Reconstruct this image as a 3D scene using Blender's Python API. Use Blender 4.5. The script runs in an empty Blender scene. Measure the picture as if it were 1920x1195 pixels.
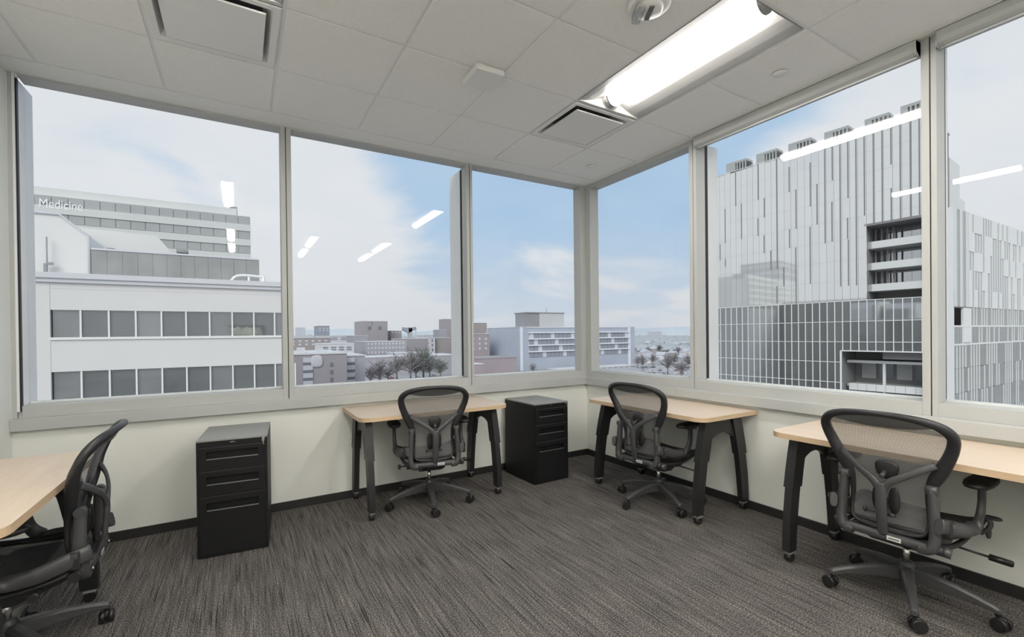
import bpy, bmesh, math, random
from mathutils import Vector, Matrix
R = math.radians
PI = math.pi
SC = bpy.context.scene
COL = SC.collection
random.seed(7)

# ------------------------------------------------------------------ camera
FPX, YAW, PITCH, ROLL, CYP = 861.2008, 1.0336935791, -0.0061221967, -0.010848302, 632.52
CAM = Vector((-3.32629, -3.96894, 1.34346))
HC = 2.977                                   # ceiling height
fw = Vector((math.cos(YAW) * math.cos(PITCH), math.sin(YAW) * math.cos(PITCH), math.sin(PITCH)))
r0 = Vector((math.sin(YAW), -math.cos(YAW), 0)); u0 = r0.cross(fw)
RT = r0 * math.cos(ROLL) + u0 * math.sin(ROLL)
UP = u0 * math.cos(ROLL) - r0 * math.sin(ROLL)
cd = bpy.data.cameras.new('camera'); cam = bpy.data.objects.new('camera', cd); COL.objects.link(cam)
cam.matrix_world = Matrix(((RT.x, UP.x, -fw.x, CAM.x), (RT.y, UP.y, -fw.y, CAM.y), (RT.z, UP.z, -fw.z, CAM.z), (0, 0, 0, 1)))
cd.sensor_width = 36; cd.lens = FPX / 1920 * 36; cd.shift_y = (CYP - 597.5) / 1920
cd.clip_start = 0.05; cd.clip_end = 20000
SC.camera = cam

# ------------------------------------------------------------------ exposure
SC.view_settings.view_transform = 'Standard'; SC.view_settings.look = 'None'
SC.view_settings.exposure = 0.0; SC.view_settings.gamma = 1.0
SC.view_settings.use_curve_mapping = False
LAMP = 56.0       # troffer lens radiance
SKY = 1.0
SUN = 2.3

# ------------------------------------------------------------------ sky
w = bpy.data.worlds.new('sky'); SC.world = w; w.use_nodes = True
nt = w.node_tree; nt.nodes.clear(); N = nt.nodes; L = nt.links
def nn(t, **k):
    n = N.new(t)
    for a, b in k.items(): setattr(n, a, b)
    return n
def mth(op, a, b=None, c=None, clamp=False):
    n = nn('ShaderNodeMath', operation=op); n.use_clamp = clamp
    for i, v in enumerate((a, b, c)):
        if v is None: continue
        if isinstance(v, (int, float)): n.inputs[i].default_value = v
        else: L.new(v, n.inputs[i])
    return n.outputs[0]
tc = nn('ShaderNodeTexCoord'); sp = nn('ShaderNodeSeparateXYZ'); L.new(tc.outputs['Generated'], sp.inputs[0])
zz = mth('MAXIMUM', sp.outputs[2], 0.0)
den = mth('ADD', zz, 0.22)
cx_ = mth('DIVIDE', sp.outputs[0], den); cy_ = mth('DIVIDE', sp.outputs[1], den)
cb = nn('ShaderNodeCombineXYZ'); L.new(cx_, cb.inputs[0]); L.new(cy_, cb.inputs[1]); cb.inputs[2].default_value = 3.1
n1 = nn('ShaderNodeTexNoise'); n1.inputs['Scale'].default_value = 1.15; n1.inputs['Detail'].default_value = 6; n1.inputs['Roughness'].default_value = .52
n1.inputs['Distortion'].default_value = .35
L.new(cb.outputs[0], n1.inputs['Vector'])
# cloud cover grows towards the horizon
cov = mth('MULTIPLY_ADD', zz, -.50, 0.385)
# a wide clearing in the cloud in the direction of the room corner
vd = nn('ShaderNodeVectorMath', operation='DOT_PRODUCT'); L.new(tc.outputs['Generated'], vd.inputs[0])
cdir = (fw + RT * ((1060 - 960) / FPX) - UP * ((375 - CYP) / FPX)).normalized(); vd.inputs[1].default_value = tuple(cdir)
lob = nn('ShaderNodeMapRange'); lob.interpolation_type = 'SMOOTHSTEP'; lob.inputs['From Min'].default_value = .88; lob.inputs['From Max'].default_value = .99
lob.inputs['To Max'].default_value = -.42; L.new(vd.outputs['Value'], lob.inputs[0])
cf = mth('ADD', mth('ADD', n1.outputs[0], cov), lob.outputs[0])
ss = nn('ShaderNodeMapRange'); ss.interpolation_type = 'SMOOTHSTEP'
ss.inputs['From Min'].default_value = .43; ss.inputs['From Max'].default_value = .64
L.new(cf, ss.inputs[0])
n2 = nn('ShaderNodeTexNoise'); n2.inputs['Scale'].default_value = 2.6; n2.inputs['Detail'].default_value = 4
L.new(cb.outputs[0], n2.inputs['Vector'])
blu = nn('ShaderNodeMixRGB'); blu.inputs[1].default_value = (.55, .70, .88, 1); blu.inputs[2].default_value = (.42, .60, .85, 1)
L.new(n2.outputs[0], blu.inputs[0])
cl = nn('ShaderNodeMixRGB'); cl.inputs[1].default_value = (.80, .82, .88, 1); cl.inputs[2].default_value = (.90, .905, .94, 1)
L.new(n2.outputs[0], cl.inputs[0])
mx = nn('ShaderNodeMixRGB'); L.new(ss.outputs[0], mx.inputs[0]); L.new(blu.outputs[0], mx.inputs[1]); L.new(cl.outputs[0], mx.inputs[2])
hz = nn('ShaderNodeMapRange'); hz.inputs['From Min'].default_value = .0; hz.inputs['From Max'].default_value = .22
hz.inputs['To Min'].default_value = .85; hz.inputs['To Max'].default_value = 0; hz.clamp = True
L.new(sp.outputs[2], hz.inputs[0])
mh = nn('ShaderNodeMixRGB'); L.new(hz.outputs[0], mh.inputs[0]); L.new(mx.outputs[0], mh.inputs[1]); mh.inputs[2].default_value = (.74, .75, .80, 1)
bg = nn('ShaderNodeBackground'); bg.inputs[1].default_value = SKY; L.new(mh.outputs[0], bg.inputs[0])
wo = nn('ShaderNodeOutputWorld'); L.new(bg.outputs[0], wo.inputs[0])

sd = bpy.data.lights.new('veiled_sun', 'SUN'); sd.energy = SUN; sd.angle = R(35); sd.color = (1, .97, .93)
so = bpy.data.objects.new('veiled_sun', sd); COL.objects.link(so)
so.rotation_euler = Vector((0.62, 0.62, -0.62)).to_track_quat('-Z', 'Y').to_euler()

def portal(name, loc, rot, sx, sy):
    d = bpy.data.lights.new(name, 'AREA'); d.shape = 'RECTANGLE'; d.size = sx; d.size_y = sy; d.energy = 1
    d.cycles.is_portal = True
    o = bpy.data.objects.new(name, d); COL.objects.link(o); o.location = loc; o.rotation_euler = rot
portal('window_portal_back', (-2.25, .45, 1.95), (R(-90), 0, 0), 4.6, 2.1)
portal('window_portal_right', (.45, -2.9, 1.95), (0, R(90), 0), 2.1, 6.0)

# ------------------------------------------------------------------ materials
def mat(name, col, rough=.6, metal=0., spec=.5, noise=0., nscale=8., bump=0., bscale=200., emit=None, es=0., alpha=None, stretch=(1, 1, 1), col2=None, glossmix=0.):
    m = bpy.data.materials.new(name); m.use_nodes = True
    t = m.node_tree; b = t.nodes['Principled BSDF']
    b.inputs['Base Color'].default_value = (*col, 1); b.inputs['Roughness'].default_value = rough
    b.inputs['Metallic'].default_value = metal; b.inputs['Specular IOR Level'].default_value = spec
    co = None
    if noise or bump:
        co = t.nodes.new('ShaderNodeTexCoord'); mp = t.nodes.new('ShaderNodeMapping'); mp.inputs['Scale'].default_value = stretch
        t.links.new(co.outputs['Object'], mp.inputs[0])
    if noise:
        n = t.nodes.new('ShaderNodeTexNoise'); n.inputs['Scale'].default_value = nscale; n.inputs['Detail'].default_value = 4
        t.links.new(mp.outputs[0], n.inputs['Vector'])
        x = t.nodes.new('ShaderNodeMixRGB')
        c2 = col2 if col2 else tuple(c * (1 + noise) for c in col)
        x.inputs[1].default_value = (*[c * (1 - noise) for c in col], 1) if not col2 else (*col, 1)
        x.inputs[2].default_value = (*c2, 1)
        rr = t.nodes.new('ShaderNodeMapRange'); rr.inputs['From Min'].default_value = .3; rr.inputs['From Max'].default_value = .7
        t.links.new(n.outputs[0], rr.inputs[0]); t.links.new(rr.outputs[0], x.inputs[0]); t.links.new(x.outputs[0], b.inputs['Base Color'])
    if bump:
        n = t.nodes.new('ShaderNodeTexNoise'); n.inputs['Scale'].default_value = bscale; n.inputs['Detail'].default_value = 3
        t.links.new(mp.outputs[0], n.inputs['Vector'])
        q = t.nodes.new('ShaderNodeBump'); q.inputs['Strength'].default_value = bump; q.inputs['Distance'].default_value = .002
        t.links.new(n.outputs[0], q.inputs['Height']); t.links.new(q.outputs[0], b.inputs['Normal'])
    if emit:
        b.inputs['Emission Color'].default_value = (*emit, 1); b.inputs['Emission Strength'].default_value = es
    if alpha is not None or glossmix:
        out = t.nodes['Material Output']; ms = t.nodes.new('ShaderNodeMixShader')
        if glossmix:
            g = t.nodes.new('ShaderNodeBsdfGlossy'); g.inputs['Roughness'].default_value = .03; g.inputs['Color'].default_value = (.9, .92, .94, 1)
            ms.inputs[0].default_value = glossmix
            t.links.new(b.outputs[0], ms.inputs[1]); t.links.new(g.outputs[0], ms.inputs[2])
        else:
            g = t.nodes.new('ShaderNodeBsdfTransparent'); ms.inputs[0].default_value = alpha
            t.links.new(g.outputs[0], ms.inputs[1]); t.links.new(b.outputs[0], ms.inputs[2])
        t.links.new(ms.outputs[0], out.inputs[0])
    return m

M = {}
M['wall'] = mat('painted_wall', (.79, .80, .75), .75, noise=.015, nscale=3, bump=.08, bscale=500)
M['ceil'] = mat('ceiling_tile', (.84, .835, .81), .9, noise=.02, nscale=60, bump=.25, bscale=350)
M['grid'] = mat('ceiling_grid', (.76, .76, .74), .6, noise=.01)
M['frame'] = mat('window_frame_paint', (.46, .47, .46), .45, noise=.015, nscale=5)
M['fin'] = mat('exterior_metal', (.84, .84, .84), .5, metal=.1, noise=.02)
M['gasket'] = mat('black_gasket', (.012, .012, .015), .5, noise=.1)
M['base'] = mat('rubber_baseboard', (.022, .022, .021), .5, noise=.1, nscale=20)
M['lightpan'] = mat('white_reflector', (.27, .27, .265), .45, noise=.01)
M['lens'] = mat('lamp_lens', (.9, .9, .88), .5, emit=(1, .955, .89), es=LAMP)
M['diff'] = mat('diffuser_paint', (.76, .76, .75), .5, noise=.01)
M['dark'] = mat('dark_throat', (.16, .16, .16), .8, noise=.1)
M['plastic'] = mat('white_plastic', (.76, .76, .74), .45, noise=.01)
M['chrome'] = mat('chrome', (.75, .75, .74), .18, metal=1, noise=.03)
M['wood'] = mat('maple_laminate', (.60, .49, .385), .42, spec=.4, noise=.05, nscale=6, stretch=(1, 14, 14), col2=(.65, .54, .43))
M['edge'] = mat('plywood_edge', (.60, .44, .28), .5, noise=.12, nscale=30, stretch=(.3, .3, 14))
M['blackmetal'] = mat('black_powdercoat', (.018, .018, .019), .42, spec=.5, noise=.1, nscale=40, bump=.15, bscale=900)
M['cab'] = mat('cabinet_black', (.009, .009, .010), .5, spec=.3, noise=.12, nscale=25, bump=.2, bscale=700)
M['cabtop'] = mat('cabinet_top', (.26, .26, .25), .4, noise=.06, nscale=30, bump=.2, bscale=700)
M['cabedge'] = mat('lighter_edge', (.08, .08, .082), .4, noise=.1)  # drawer edge strips, lighter than the cabinet body
M['graphite'] = mat('graphite_plastic', (.055, .055, .057), .38, spec=.5, noise=.06, nscale=30, bump=.12, bscale=800)
M['darkplastic'] = mat('dark_plastic', (.022, .022, .024), .42, noise=.1, nscale=30)
M['pad'] = mat('soft_vinyl_pad', (.014, .014, .015), .45, noise=.1, nscale=40, bump=.2, bscale=500)
M['rubber'] = mat('caster_rubber', (.016, .016, .016), .35, noise=.1)
M['steel'] = mat('brushed_steel', (.35, .35, .34), .3, metal=1, noise=.05)
M['label'] = mat('white_label', (.62, .62, .6), .5, noise=.02)
M['ink'] = mat('label_ink', (.08, .08, .08), .6, noise=.05)
M['bright'] = mat('white_metal_sill', (.80, .81, .82), .5, noise=.01)

# woven mesh
def weave(name, alpha, col):
    m = mat(name, col, .6, alpha=alpha); t = m.node_tree
    ms = [n for n in t.nodes if n.type == 'MIX_SHADER'][0]
    co = t.nodes.new('ShaderNodeTexCoord'); sx = t.nodes.new('ShaderNodeSeparateXYZ'); t.links.new(co.outputs['Object'], sx.inputs[0])
    wv = t.nodes.new('ShaderNodeTexWave'); wv.bands_direction = 'Z'; wv.inputs['Scale'].default_value = 55; wv.inputs['Distortion'].default_value = .6
    t.links.new(co.outputs['Object'], wv.inputs['Vector'])
    r = t.nodes.new('ShaderNodeMapRange'); r.inputs['To Min'].default_value = alpha - .03; r.inputs['To Max'].default_value = alpha + .03
    t.links.new(wv.outputs['Fac'], r.inputs[0]); t.links.new(r.outputs[0], ms.inputs[0]); return m
M['mesh'] = weave('woven_mesh', .60, (.17, .17, .172))
M['mesh2'] = weave('double_mesh', .86, (.05, .05, .05))
M['seatmesh'] = weave('seat_mesh', .9, (.03, .03, .032))

# glass
def glassmat(name, tint, ior=1.5):
    m = bpy.data.materials.new(name); m.use_nodes = True; t = m.node_tree; t.nodes.clear()
    tr = t.nodes.new('ShaderNodeBsdfTransparent'); tr.inputs[0].default_value = (*tint, 1)
    g = t.nodes.new('ShaderNodeBsdfGlossy'); g.inputs['Roughness'].default_value = .004; g.inputs['Color'].default_value = (.2, .2, .2, 1)      # reflections dimmed in the colour so the lamps show faintly
    f = t.nodes.new('ShaderNodeFresnel'); ge = t.nodes.new('ShaderNodeNewGeometry'); mr = t.nodes.new('ShaderNodeMapRange')
    mr.inputs['To Min'].default_value = ior; mr.inputs['To Max'].default_value = 1 / ior      # same reflectance on both faces of the pane
    t.links.new(ge.outputs['Backfacing'], mr.inputs[0]); t.links.new(mr.outputs[0], f.inputs[0])
    ms = t.nodes.new('ShaderNodeMixShader'); o = t.nodes.new('ShaderNodeOutputMaterial')
    t.links.new(f.outputs[0], ms.inputs[0]); t.links.new(tr.outputs[0], ms.inputs[1]); t.links.new(g.outputs[0], ms.inputs[2]); t.links.new(ms.outputs[0], o.inputs[0])
    return m
M['glass'] = glassmat('window_glass', (.97, .985, .98))
M['clear'] = glassmat('clear_lens', (.9, .9, .9))

# carpet
def carpet():
    m = bpy.data.materials.new('striped_carpet'); m.use_nodes = True; t = m.node_tree; b = t.nodes['Principled BSDF']
    co = t.nodes.new('ShaderNodeTexCoord')
    def noi(sc, s, det=3, rough=.5):
        mp = t.nodes.new('ShaderNodeMapping'); mp.inputs['Scale'].default_value = sc; t.links.new(co.outputs['Object'], mp.inputs[0])
        n = t.nodes.new('ShaderNodeTexNoise'); n.inputs['Scale'].default_value = s; n.inputs['Detail'].default_value = det; n.inputs['Roughness'].default_value = rough
        t.links.new(mp.outputs[0], n.inputs['Vector']); return n.outputs[0]
    def ramp(v, pts):
        r = t.nodes.new('ShaderNodeValToRGB'); e = r.color_ramp.elements
        while len(e) < len(pts): e.new(.5)
        for k, (p, c) in enumerate(pts): e[k].position = p; e[k].color = (*c, 1)
        t.links.new(v, r.inputs[0]); return r.outputs[0]
    def mul(a, c, f=1., op='MULTIPLY'):
        x = t.nodes.new('ShaderNodeMixRGB'); x.blend_type = op; x.inputs[0].default_value = f
        t.links.new(a, x.inputs[1]); t.links.new(c, x.inputs[2]); return x.outputs[0]
    base = ramp(noi((1, .03, 1), 80, 3), [(.32, (.078, .072, .070)), (.50, (.116, .108, .103)), (.68, (.150, .139, .132))])
    dash = ramp(noi((1, .014, 1), 190, 2, .5), [(.36, (.34, .34, .35)), (.42, (1, 1, 1))])
    lite = ramp(noi((1, .014, 1), 210, 2, .5), [(.61, (1, 1, 1)), (.67, (1.6, 1.55, 1.45))])
    grain = ramp(noi((1, .8, 1), 190, 2, .6), [(.34, (.25, .25, .25)), (.50, (.88, .88, .88)), (.66, (2.3, 2.3, 2.25))])
    col = mul(mul(mul(base, dash), lite), grain)
    t.links.new(col, b.inputs['Base Color']); b.inputs['Roughness'].default_value = .95; b.inputs['Specular IOR Level'].default_value = .1
    bp = t.nodes.new('ShaderNodeBump'); bp.inputs['Strength'].default_value = .6; bp.inputs['Distance'].default_value = .004
    t.links.new(noi((1, .5, 1), 240, 2), bp.inputs['Height']); t.links.new(bp.outputs[0], b.inputs['Normal'])
    return m
M['carpet'] = carpet()

# ------------------------------------------------------------------ mesh builder
class MB:
    def __init__(s): s.v = []; s.f = []; s.sm = []
    def add(s, vs, fs, smooth=False):
        o = len(s.v); s.v += [tuple(v) for v in vs]
        s.f += [tuple(i + o for i in f) for f in fs]; s.sm += [smooth] * len(fs); return s
    def box(s, x0, x1, y0, y1, z0, z1, ch=0.):
        if x0 > x1: x0, x1 = x1, x0
        if y0 > y1: y0, y1 = y1, y0
        if z0 > z1: z0, z1 = z1, z0
        if ch <= 0:
            v = [(x, y, z) for z in (z0, z1) for y in (y0, y1) for x in (x0, x1)]
            return s.add(v, [(0, 2, 3, 1), (4, 5, 7, 6), (0, 1, 5, 4), (2, 6, 7, 3), (0, 4, 6, 2), (1, 3, 7, 5)])
        bm = bmesh.new(); bmesh.ops.create_cube(bm, size=1)
        for v in bm.verts: v.co = Vector(((x0 + x1) / 2 + v.co.x * (x1 - x0), (y0 + y1) / 2 + v.co.y * (y1 - y0), (z0 + z1) / 2 + v.co.z * (z1 - z0)))
        bmesh.ops.bevel(bm, geom=bm.edges[:], offset=ch, segments=2, profile=.5, affect='EDGES')
        s.bm(bm); return s
    def bm(s, bm, smooth=False):
        bm.verts.index_update(); s.add([v.co[:] for v in bm.verts], [[v.index for v in f.verts] for f in bm.faces], smooth); bm.free(); return s
    def prism(s, pts, lo, hi, axis='z', smooth=False):
        """polygon pts (2-D) extruded along an axis"""
        n = len(pts)
        def P(a, b, c):
            return {'z': (a, b, c), 'y': (a, c, b), 'x': (c, a, b)}[axis]
        v = [P(a, b, lo) for a, b in pts] + [P(a, b, hi) for a, b in pts]
        f = [(i, (i + 1) % n, n + (i + 1) % n, n + i) for i in range(n)]
        o = len(s.v); s.add(v, f, smooth); s.add([], [])
        s.f += [tuple(o + i for i in reversed(range(n))), tuple(o + n + i for i in range(n))]; s.sm += [False, False]
        return s
    def cyl(s, p0, p1, ra, rb=None, seg=12, smooth=True):
        if rb is None: rb = ra
        p0 = Vector(p0); p1 = Vector(p1); d = (p1 - p0).normalized()
        a = d.orthogonal().normalized(); b = d.cross(a)
        v = []
        for p, r in ((p0, ra), (p1, rb)):
            for i in range(seg):
                t = 2 * PI * i / seg; v.append(p + a * r * math.cos(t) + b * r * math.sin(t))
        o = len(s.v); s.add(v, [(i, (i + 1) % seg, seg + (i + 1) % seg, seg + i) for i in range(seg)], smooth)
        s.f += [tuple(o + i for i in reversed(range(seg))), tuple(o + seg + i for i in range(seg))]; s.sm += [False, False]
        return s
    def lathe(s, prof, c=(0, 0, 0), seg=24, smooth=True):
        v = []; n = len(prof)
        for i in range(seg):
            t = 2 * PI * i / seg
            for r, z in prof: v.append((c[0] + r * math.cos(t), c[1] + r * math.sin(t), c[2] + z))
        f = [(i * n + k, ((i + 1) % seg) * n + k, ((i + 1) % seg) * n + k + 1, i * n + k + 1) for i in range(seg) for k in range(n - 1)]
        return s.add(v, f, smooth)
    def ellipsoid(s, c, rx, ry, rz, e=1., seg=16, rings=10, fn=None):
        def sg(x, p): return math.copysign(abs(x) ** p, x)
        v = []; f = []
        for j in range(rings + 1):
            ph = -PI / 2 + PI * j / rings
            for i in range(seg):
                t = 2 * PI * i / seg
                q = Vector((rx * sg(math.cos(ph), e) * sg(math.cos(t), e), ry * sg(math.cos(ph), e) * sg(math.sin(t), e), rz * sg(math.sin(ph), e)))
                if fn: q = fn(q)
                v.append((c[0] + q.x, c[1] + q.y, c[2] + q.z))
        for j in range(rings):
            for i in range(seg):
                f.append((j * seg + i, j * seg + (i + 1) % seg, (j + 1) * seg + (i + 1) % seg, (j + 1) * seg + i))
        return s.add(v, f, True)
    def sweep(s, pts, wd, th, ref=(0, 1, 0), seg=10, closed=False, sq=1.):
        """elliptical section: th along ref, wd across"""
        pts = [Vector(p) for p in pts]; n = len(pts); v = []
        if not hasattr(wd, '__len__'): wd = [wd] * n
        if not hasattr(th, '__len__'): th = [th] * n
        for i in range(n):
            if closed: t = pts[(i + 1) % n] - pts[i - 1]
            else: t = pts[min(i + 1, n - 1)] - pts[max(i - 1, 0)]
            t.normalize(); rf = Vector(ref[i] if hasattr(ref[0], '__len__') else ref)
            a = (rf - t * rf.dot(t)).normalized(); b = t.cross(a)
            for k in range(seg):
                g = 2 * PI * k / seg; cg, sg_ = math.cos(g), math.sin(g)
                cg = math.copysign(abs(cg) ** sq, cg); sg_ = math.copysign(abs(sg_) ** sq, sg_)
                v.append(pts[i] + a * th[i] * cg + b * wd[i] * sg_)
        f = [(i * seg + k, i * seg + (k + 1) % seg, ((i + 1) % n) * seg + (k + 1) % seg, ((i + 1) % n) * seg + k)
             for i in range(n if closed else n - 1) for k in range(seg)]
        o = len(s.v); s.add(v, f, True)
        if not closed:
            s.f += [tuple(o + i for i in reversed(range(seg))), tuple(o + (n - 1) * seg + i for i in range(seg))]; s.sm += [False, False]
        return s
    def mesh(s, name, m):
        me = bpy.data.meshes.new(name); me.from_pydata(s.v, [], s.f); me.materials.append(m)
        me.polygons.foreach_set('use_smooth', s.sm); 
        bm = bmesh.new(); bm.from_mesh(me); bmesh.ops.recalc_face_normals(bm, faces=bm.faces[:]); bm.to_mesh(me); bm.free()
        me.update(); return me
    def obj(s, name, m, parent=None, loc=None, rz=0.):
        if isinstance(m, str): m = M[m]
        o = bpy.data.objects.new(name, s.mesh(name, m)); COL.objects.link(o)
        if parent: o.parent = parent
        if loc: o.location = loc
        if rz: o.rotation_euler[2] = rz
        return o

def catmull(pts, n=6, closed=False):
    P = [Vector(p) for p in pts]; out = []; m = len(P)
    rng = range(m) if closed else range(m - 1)
    for i in rng:
        a = P[(i - 1) % m] if closed or i > 0 else P[0] * 2 - P[1]
        b = P[i]; c = P[(i + 1) % m]; d = P[(i + 2) % m] if closed or i + 2 < m else P[-1] * 2 - P[-2]
        for k in range(n):
            t = k / n
            out.append(.5 * ((2 * b) + (c - a) * t + (2 * a - 5 * b + 4 * c - d) * t * t + (3 * b - a - 3 * c + d) * t ** 3))
    if not closed: out.append(P[-1])
    return out
def cat1(vals, n=6, closed=False): return [p.x for p in catmull([(v, 0, 0) for v in vals], n, closed)]

def tag(o, label=None, cat=None, group=None, kind=None):
    if label: o['label'] = label
    if cat: o['category'] = cat
    if group: o['group'] = group
    if kind: o['kind'] = kind
    return o
def empty(name, loc=(0, 0, 0), rz=0.):
    o = bpy.data.objects.new(name, None); COL.objects.link(o); o.location = loc; o.rotation_euler[2] = rz
    o.empty_display_size = .1; return o
KIDS = {}
def dup(root):
    def rec(o, par):
        c = o.copy(); COL.objects.link(c)
        if par: c.parent = par
        for ch in list(o.children): rec(ch, c)
        return c
    return rec(root, None)
def inst(src, name, parent, loc, rot=None, mt=None):
    """another object that shares the mesh of src"""
    o = bpy.data.objects.new(name, src.data if hasattr(src, 'data') else src); COL.objects.link(o); o.parent = parent; o.location = loc
    if rot: o.rotation_euler = rot
    return o
BOXC = {}
def boxpart(name, parent, m, x0, x1, y0, y1, z0, z1, rz=0.):
    """a box part whose mesh is shared with every box part of the same size and material"""
    d = (round(abs(x1 - x0), 3), round(abs(y1 - y0), 3), round(abs(z1 - z0), 3), m)
    if d not in BOXC:
        a, b, c = d[0] / 2, d[1] / 2, d[2] / 2
        BOXC[d] = MB().box(-a, a, -b, b, -c, c).mesh(name, M[m])
    o = bpy.data.objects.new(name, BOXC[d]); COL.objects.link(o)
    if parent: o.parent = parent
    o.location = ((x0 + x1) / 2, (y0 + y1) / 2, (z0 + z1) / 2); o.rotation_euler[2] = rz
    return o

# ================================================================== ROOM
XL, YB = -4.52, -6.4                           # left wall, wall behind the camera
S = 'structure'
tag(MB().box(XL - .15, .15, YB - .15, .15, -.2, 0).obj('floor', 'carpet'), 'grey striped carpet floor', kind=S)
wb = tag(MB().box(XL - .15, .15, 0, .15, 0, .86).obj('wall_back', 'wall'), 'pale knee wall under the back windows', kind=S)
wr = tag(MB().box(0, .15, YB, 0, 0, .86).obj('wall_right', 'wall'), 'pale knee wall under the right windows', kind=S)
tag(MB().box(XL - .15, XL, YB, 0, 0, HC).obj('wall_left', 'wall'), 'plain pale wall at the far left', kind=S)
tag(MB().box(XL - .15, .15, YB - .15, YB, 0, HC).obj('wall_front', 'wall'), kind=S)
BH = .062
tag(MB().box(XL, -.012, -.012, 0, 0, BH).obj('baseboard_back', 'base'), kind=S)
tag(MB().box(-.012, 0, YB, 0, 0, BH).obj('baseboard_right', 'base'), kind=S)
tag(MB().box(XL, XL + .012, YB, -.012, 0, BH).obj('baseboard_left', 'base'), kind=S)
# ledges under the windows
tag(MB().box(XL, 0, -.045, 0, .785, .86, .003).obj('trim_1', 'frame'), 'grey window ledge along the back wall', kind=S)
t2 = tag(empty('trim_2', (0, 0, .785)), 'grey window ledge along the right wall', kind=S)
for a, b in ((-.046, -1.235), (-1.238, -3.6), (-3.603, -6.3)):
    MB().box(-.045, 0, a, b, 0, .075, .003).obj('ledge_panel', 'frame', t2)

# ceiling: deck, grid and tiles
T = .6096
gx = [-2.498 + T * k for k in range(-3, 5)]    # -4.327 ... -.06
gy = [-1.4357 + T * k for k in range(-7, 3)]   # ... -.2165
ceil = tag(MB().box(XL - .15, .15, YB - .15, .15, HC + .13, HC + .2).obj('ceiling', 'grid'), 'suspended ceiling of square grey tiles', kind=S)
for nm, b in (('trim_3', (XL, .02, -.2165 + .012, .02, HC, HC + .13)), ('trim_4', (-.06 + .012, .15, YB, -.2165 + .012, HC, HC + .13))):
    tag(MB().box(*b).obj(nm, 'ceil'), kind=S)
TH = .012
skip = set()
def cell(i, j): return (i, j)
xs = [XL] + gx; ys = [YB] + gy
# troffers and diffusers take the place of tiles
troffers = [(-1.279, -1.4357), (-3.717, -1.4357)] + [(a, -1.4357 - q * T) for q in (4, 6) for a in (-1.279, -2.498, -3.717)]  # middle light behind the camera and rear wall row added to brighten the room
diffusers = [(-3.717, -.826), (-1.279, -.826)]
def taken(cx, cy):
    for x, y in troffers:
        if x < cx < x + T and y - 2 * T < cy < y: return True
    for x, y in diffusers:
        if x < cx < x + T and y - T < cy < y: return True
    return False
for a, b in zip(xs[:-1], xs[1:]):
    for c, d in zip(ys[:-1], ys[1:]):
        if taken((a + b) / 2, (c + d) / 2): continue
        boxpart('ceiling_tile', ceil, 'ceil', a + .009, b - .009, c + .009, d - .009, HC - .002 + random.uniform(0, .0015), HC + .014)
for x in gx:
    boxpart('grid_bar', ceil, 'grid', x - .012, x + .012, YB, -.205, HC + .003, HC + .03)
for y in gy:
    segs = list(zip(xs[:-1], xs[1:]))
    for a, b in segs:
        ins = any(x - .01 < a and b < x + T + .01 and y0 - 2 * T + .1 < y < y0 - .1 for x, y0 in troffers)
        if not ins: boxpart('grid_bar', ceil, 'grid', a + .012, b - .012, y - .012, y + .012, HC + .0035, HC + .03)

# ---- windows
def window(n, label, axis, a, b, depth=.12, fin_at=None, z0=.935, z1=2.93):
    """axis 'x': pane along x on the back wall (y grows outwards); 'y': pane along y on the right wall (x grows outwards)"""
    w = tag(empty('window_%d' % n), label, kind=S)
    def B(m, nm, p, q, d0, d1, zz0, zz1, ch=0.):
        mb = MB()
        if axis == 'x': mb.box(p, q, d0, d1, zz0, zz1, ch)
        else: mb.box(d0, d1, p, q, zz0, zz1, ch)
        o = mb.obj(nm, m, w); return o
    B('frame', 'bottom_rail', a, b, 0, .12, .86, z0, .002)
    B('bright', 'sill', a, b, .121, .16, .86, z0 + .012)
    B('glass', 'glass_pane', a, b, depth, depth + .006, z0, HC)
    return w, B
W = []
# back wall
w1, B1 = window(1, 'left window of the back wall, framing the white office block', 'x', -4.475, -3.031)
w2, B2 = window(2, 'middle window of the back wall', 'x', -2.956, -1.45)
w3, B3 = window(3, 'narrow window of the back wall beside the corner', 'x', -1.388, -.07)
w4, B4 = window(4, 'narrow window of the right wall beside the corner', 'y', -.08, -1.368)
w5, B5 = window(5, 'wide window of the right wall', 'y', -1.437, -2.922)
w6, B6 = window(6, 'window at the right edge of the photo', 'y', -2.99, -4.45)
w7, B7 = window(7, 'window behind the photographer', 'y', -4.52, -6.3)
for Bk, a, b in ((B1, -4.475, -3.031), (B2, -2.956, -1.45), (B3, -1.388, -.07)):
    Bk('frame', 'head_rail', a, b, .0, .12, 2.962, HC)
B4('frame', 'head_rail', -.08, -1.368, .0, .12, 2.935, HC)
for Bk, a, b in ((B5, -1.437, -2.922), (B6, -2.99, -4.45), (B7, -4.52, -6.3)):
    Bk('frame', 'head_rail', a, b, .06, .12, 2.93, HC)
# mullions (two halves with a dark joint)
def mull(Bk, a, b, joint=.5, d1=.12):
    lo, hi = min(a, b), max(a, b); m = lo + (hi - lo) * joint
    Bk('frame', 'mullion', lo, m - .003, 0, d1, .86, HC, .0015)
    Bk('frame', 'mullion', m + .003, hi, 0, d1, .86, HC, .0015)
    Bk('gasket', 'mullion_joint', m - .003, m + .003, .006, d1 - .01, .86, HC)
mull(B1, -3.031, -2.956)
mull(B3, -1.45, -1.388, .55)
mull(B4, -1.368, -1.437, .45)
mull(B5, -2.922, -2.99, .42)
mull(B6, -4.45, -4.52)
# left jamb
B1('frame', 'jamb', -4.52, -4.497, 0, .12, .86, HC, .0015)
B1('bright', 'jamb_bead', -4.497, -4.485, .0, .06, .90, HC)
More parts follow.
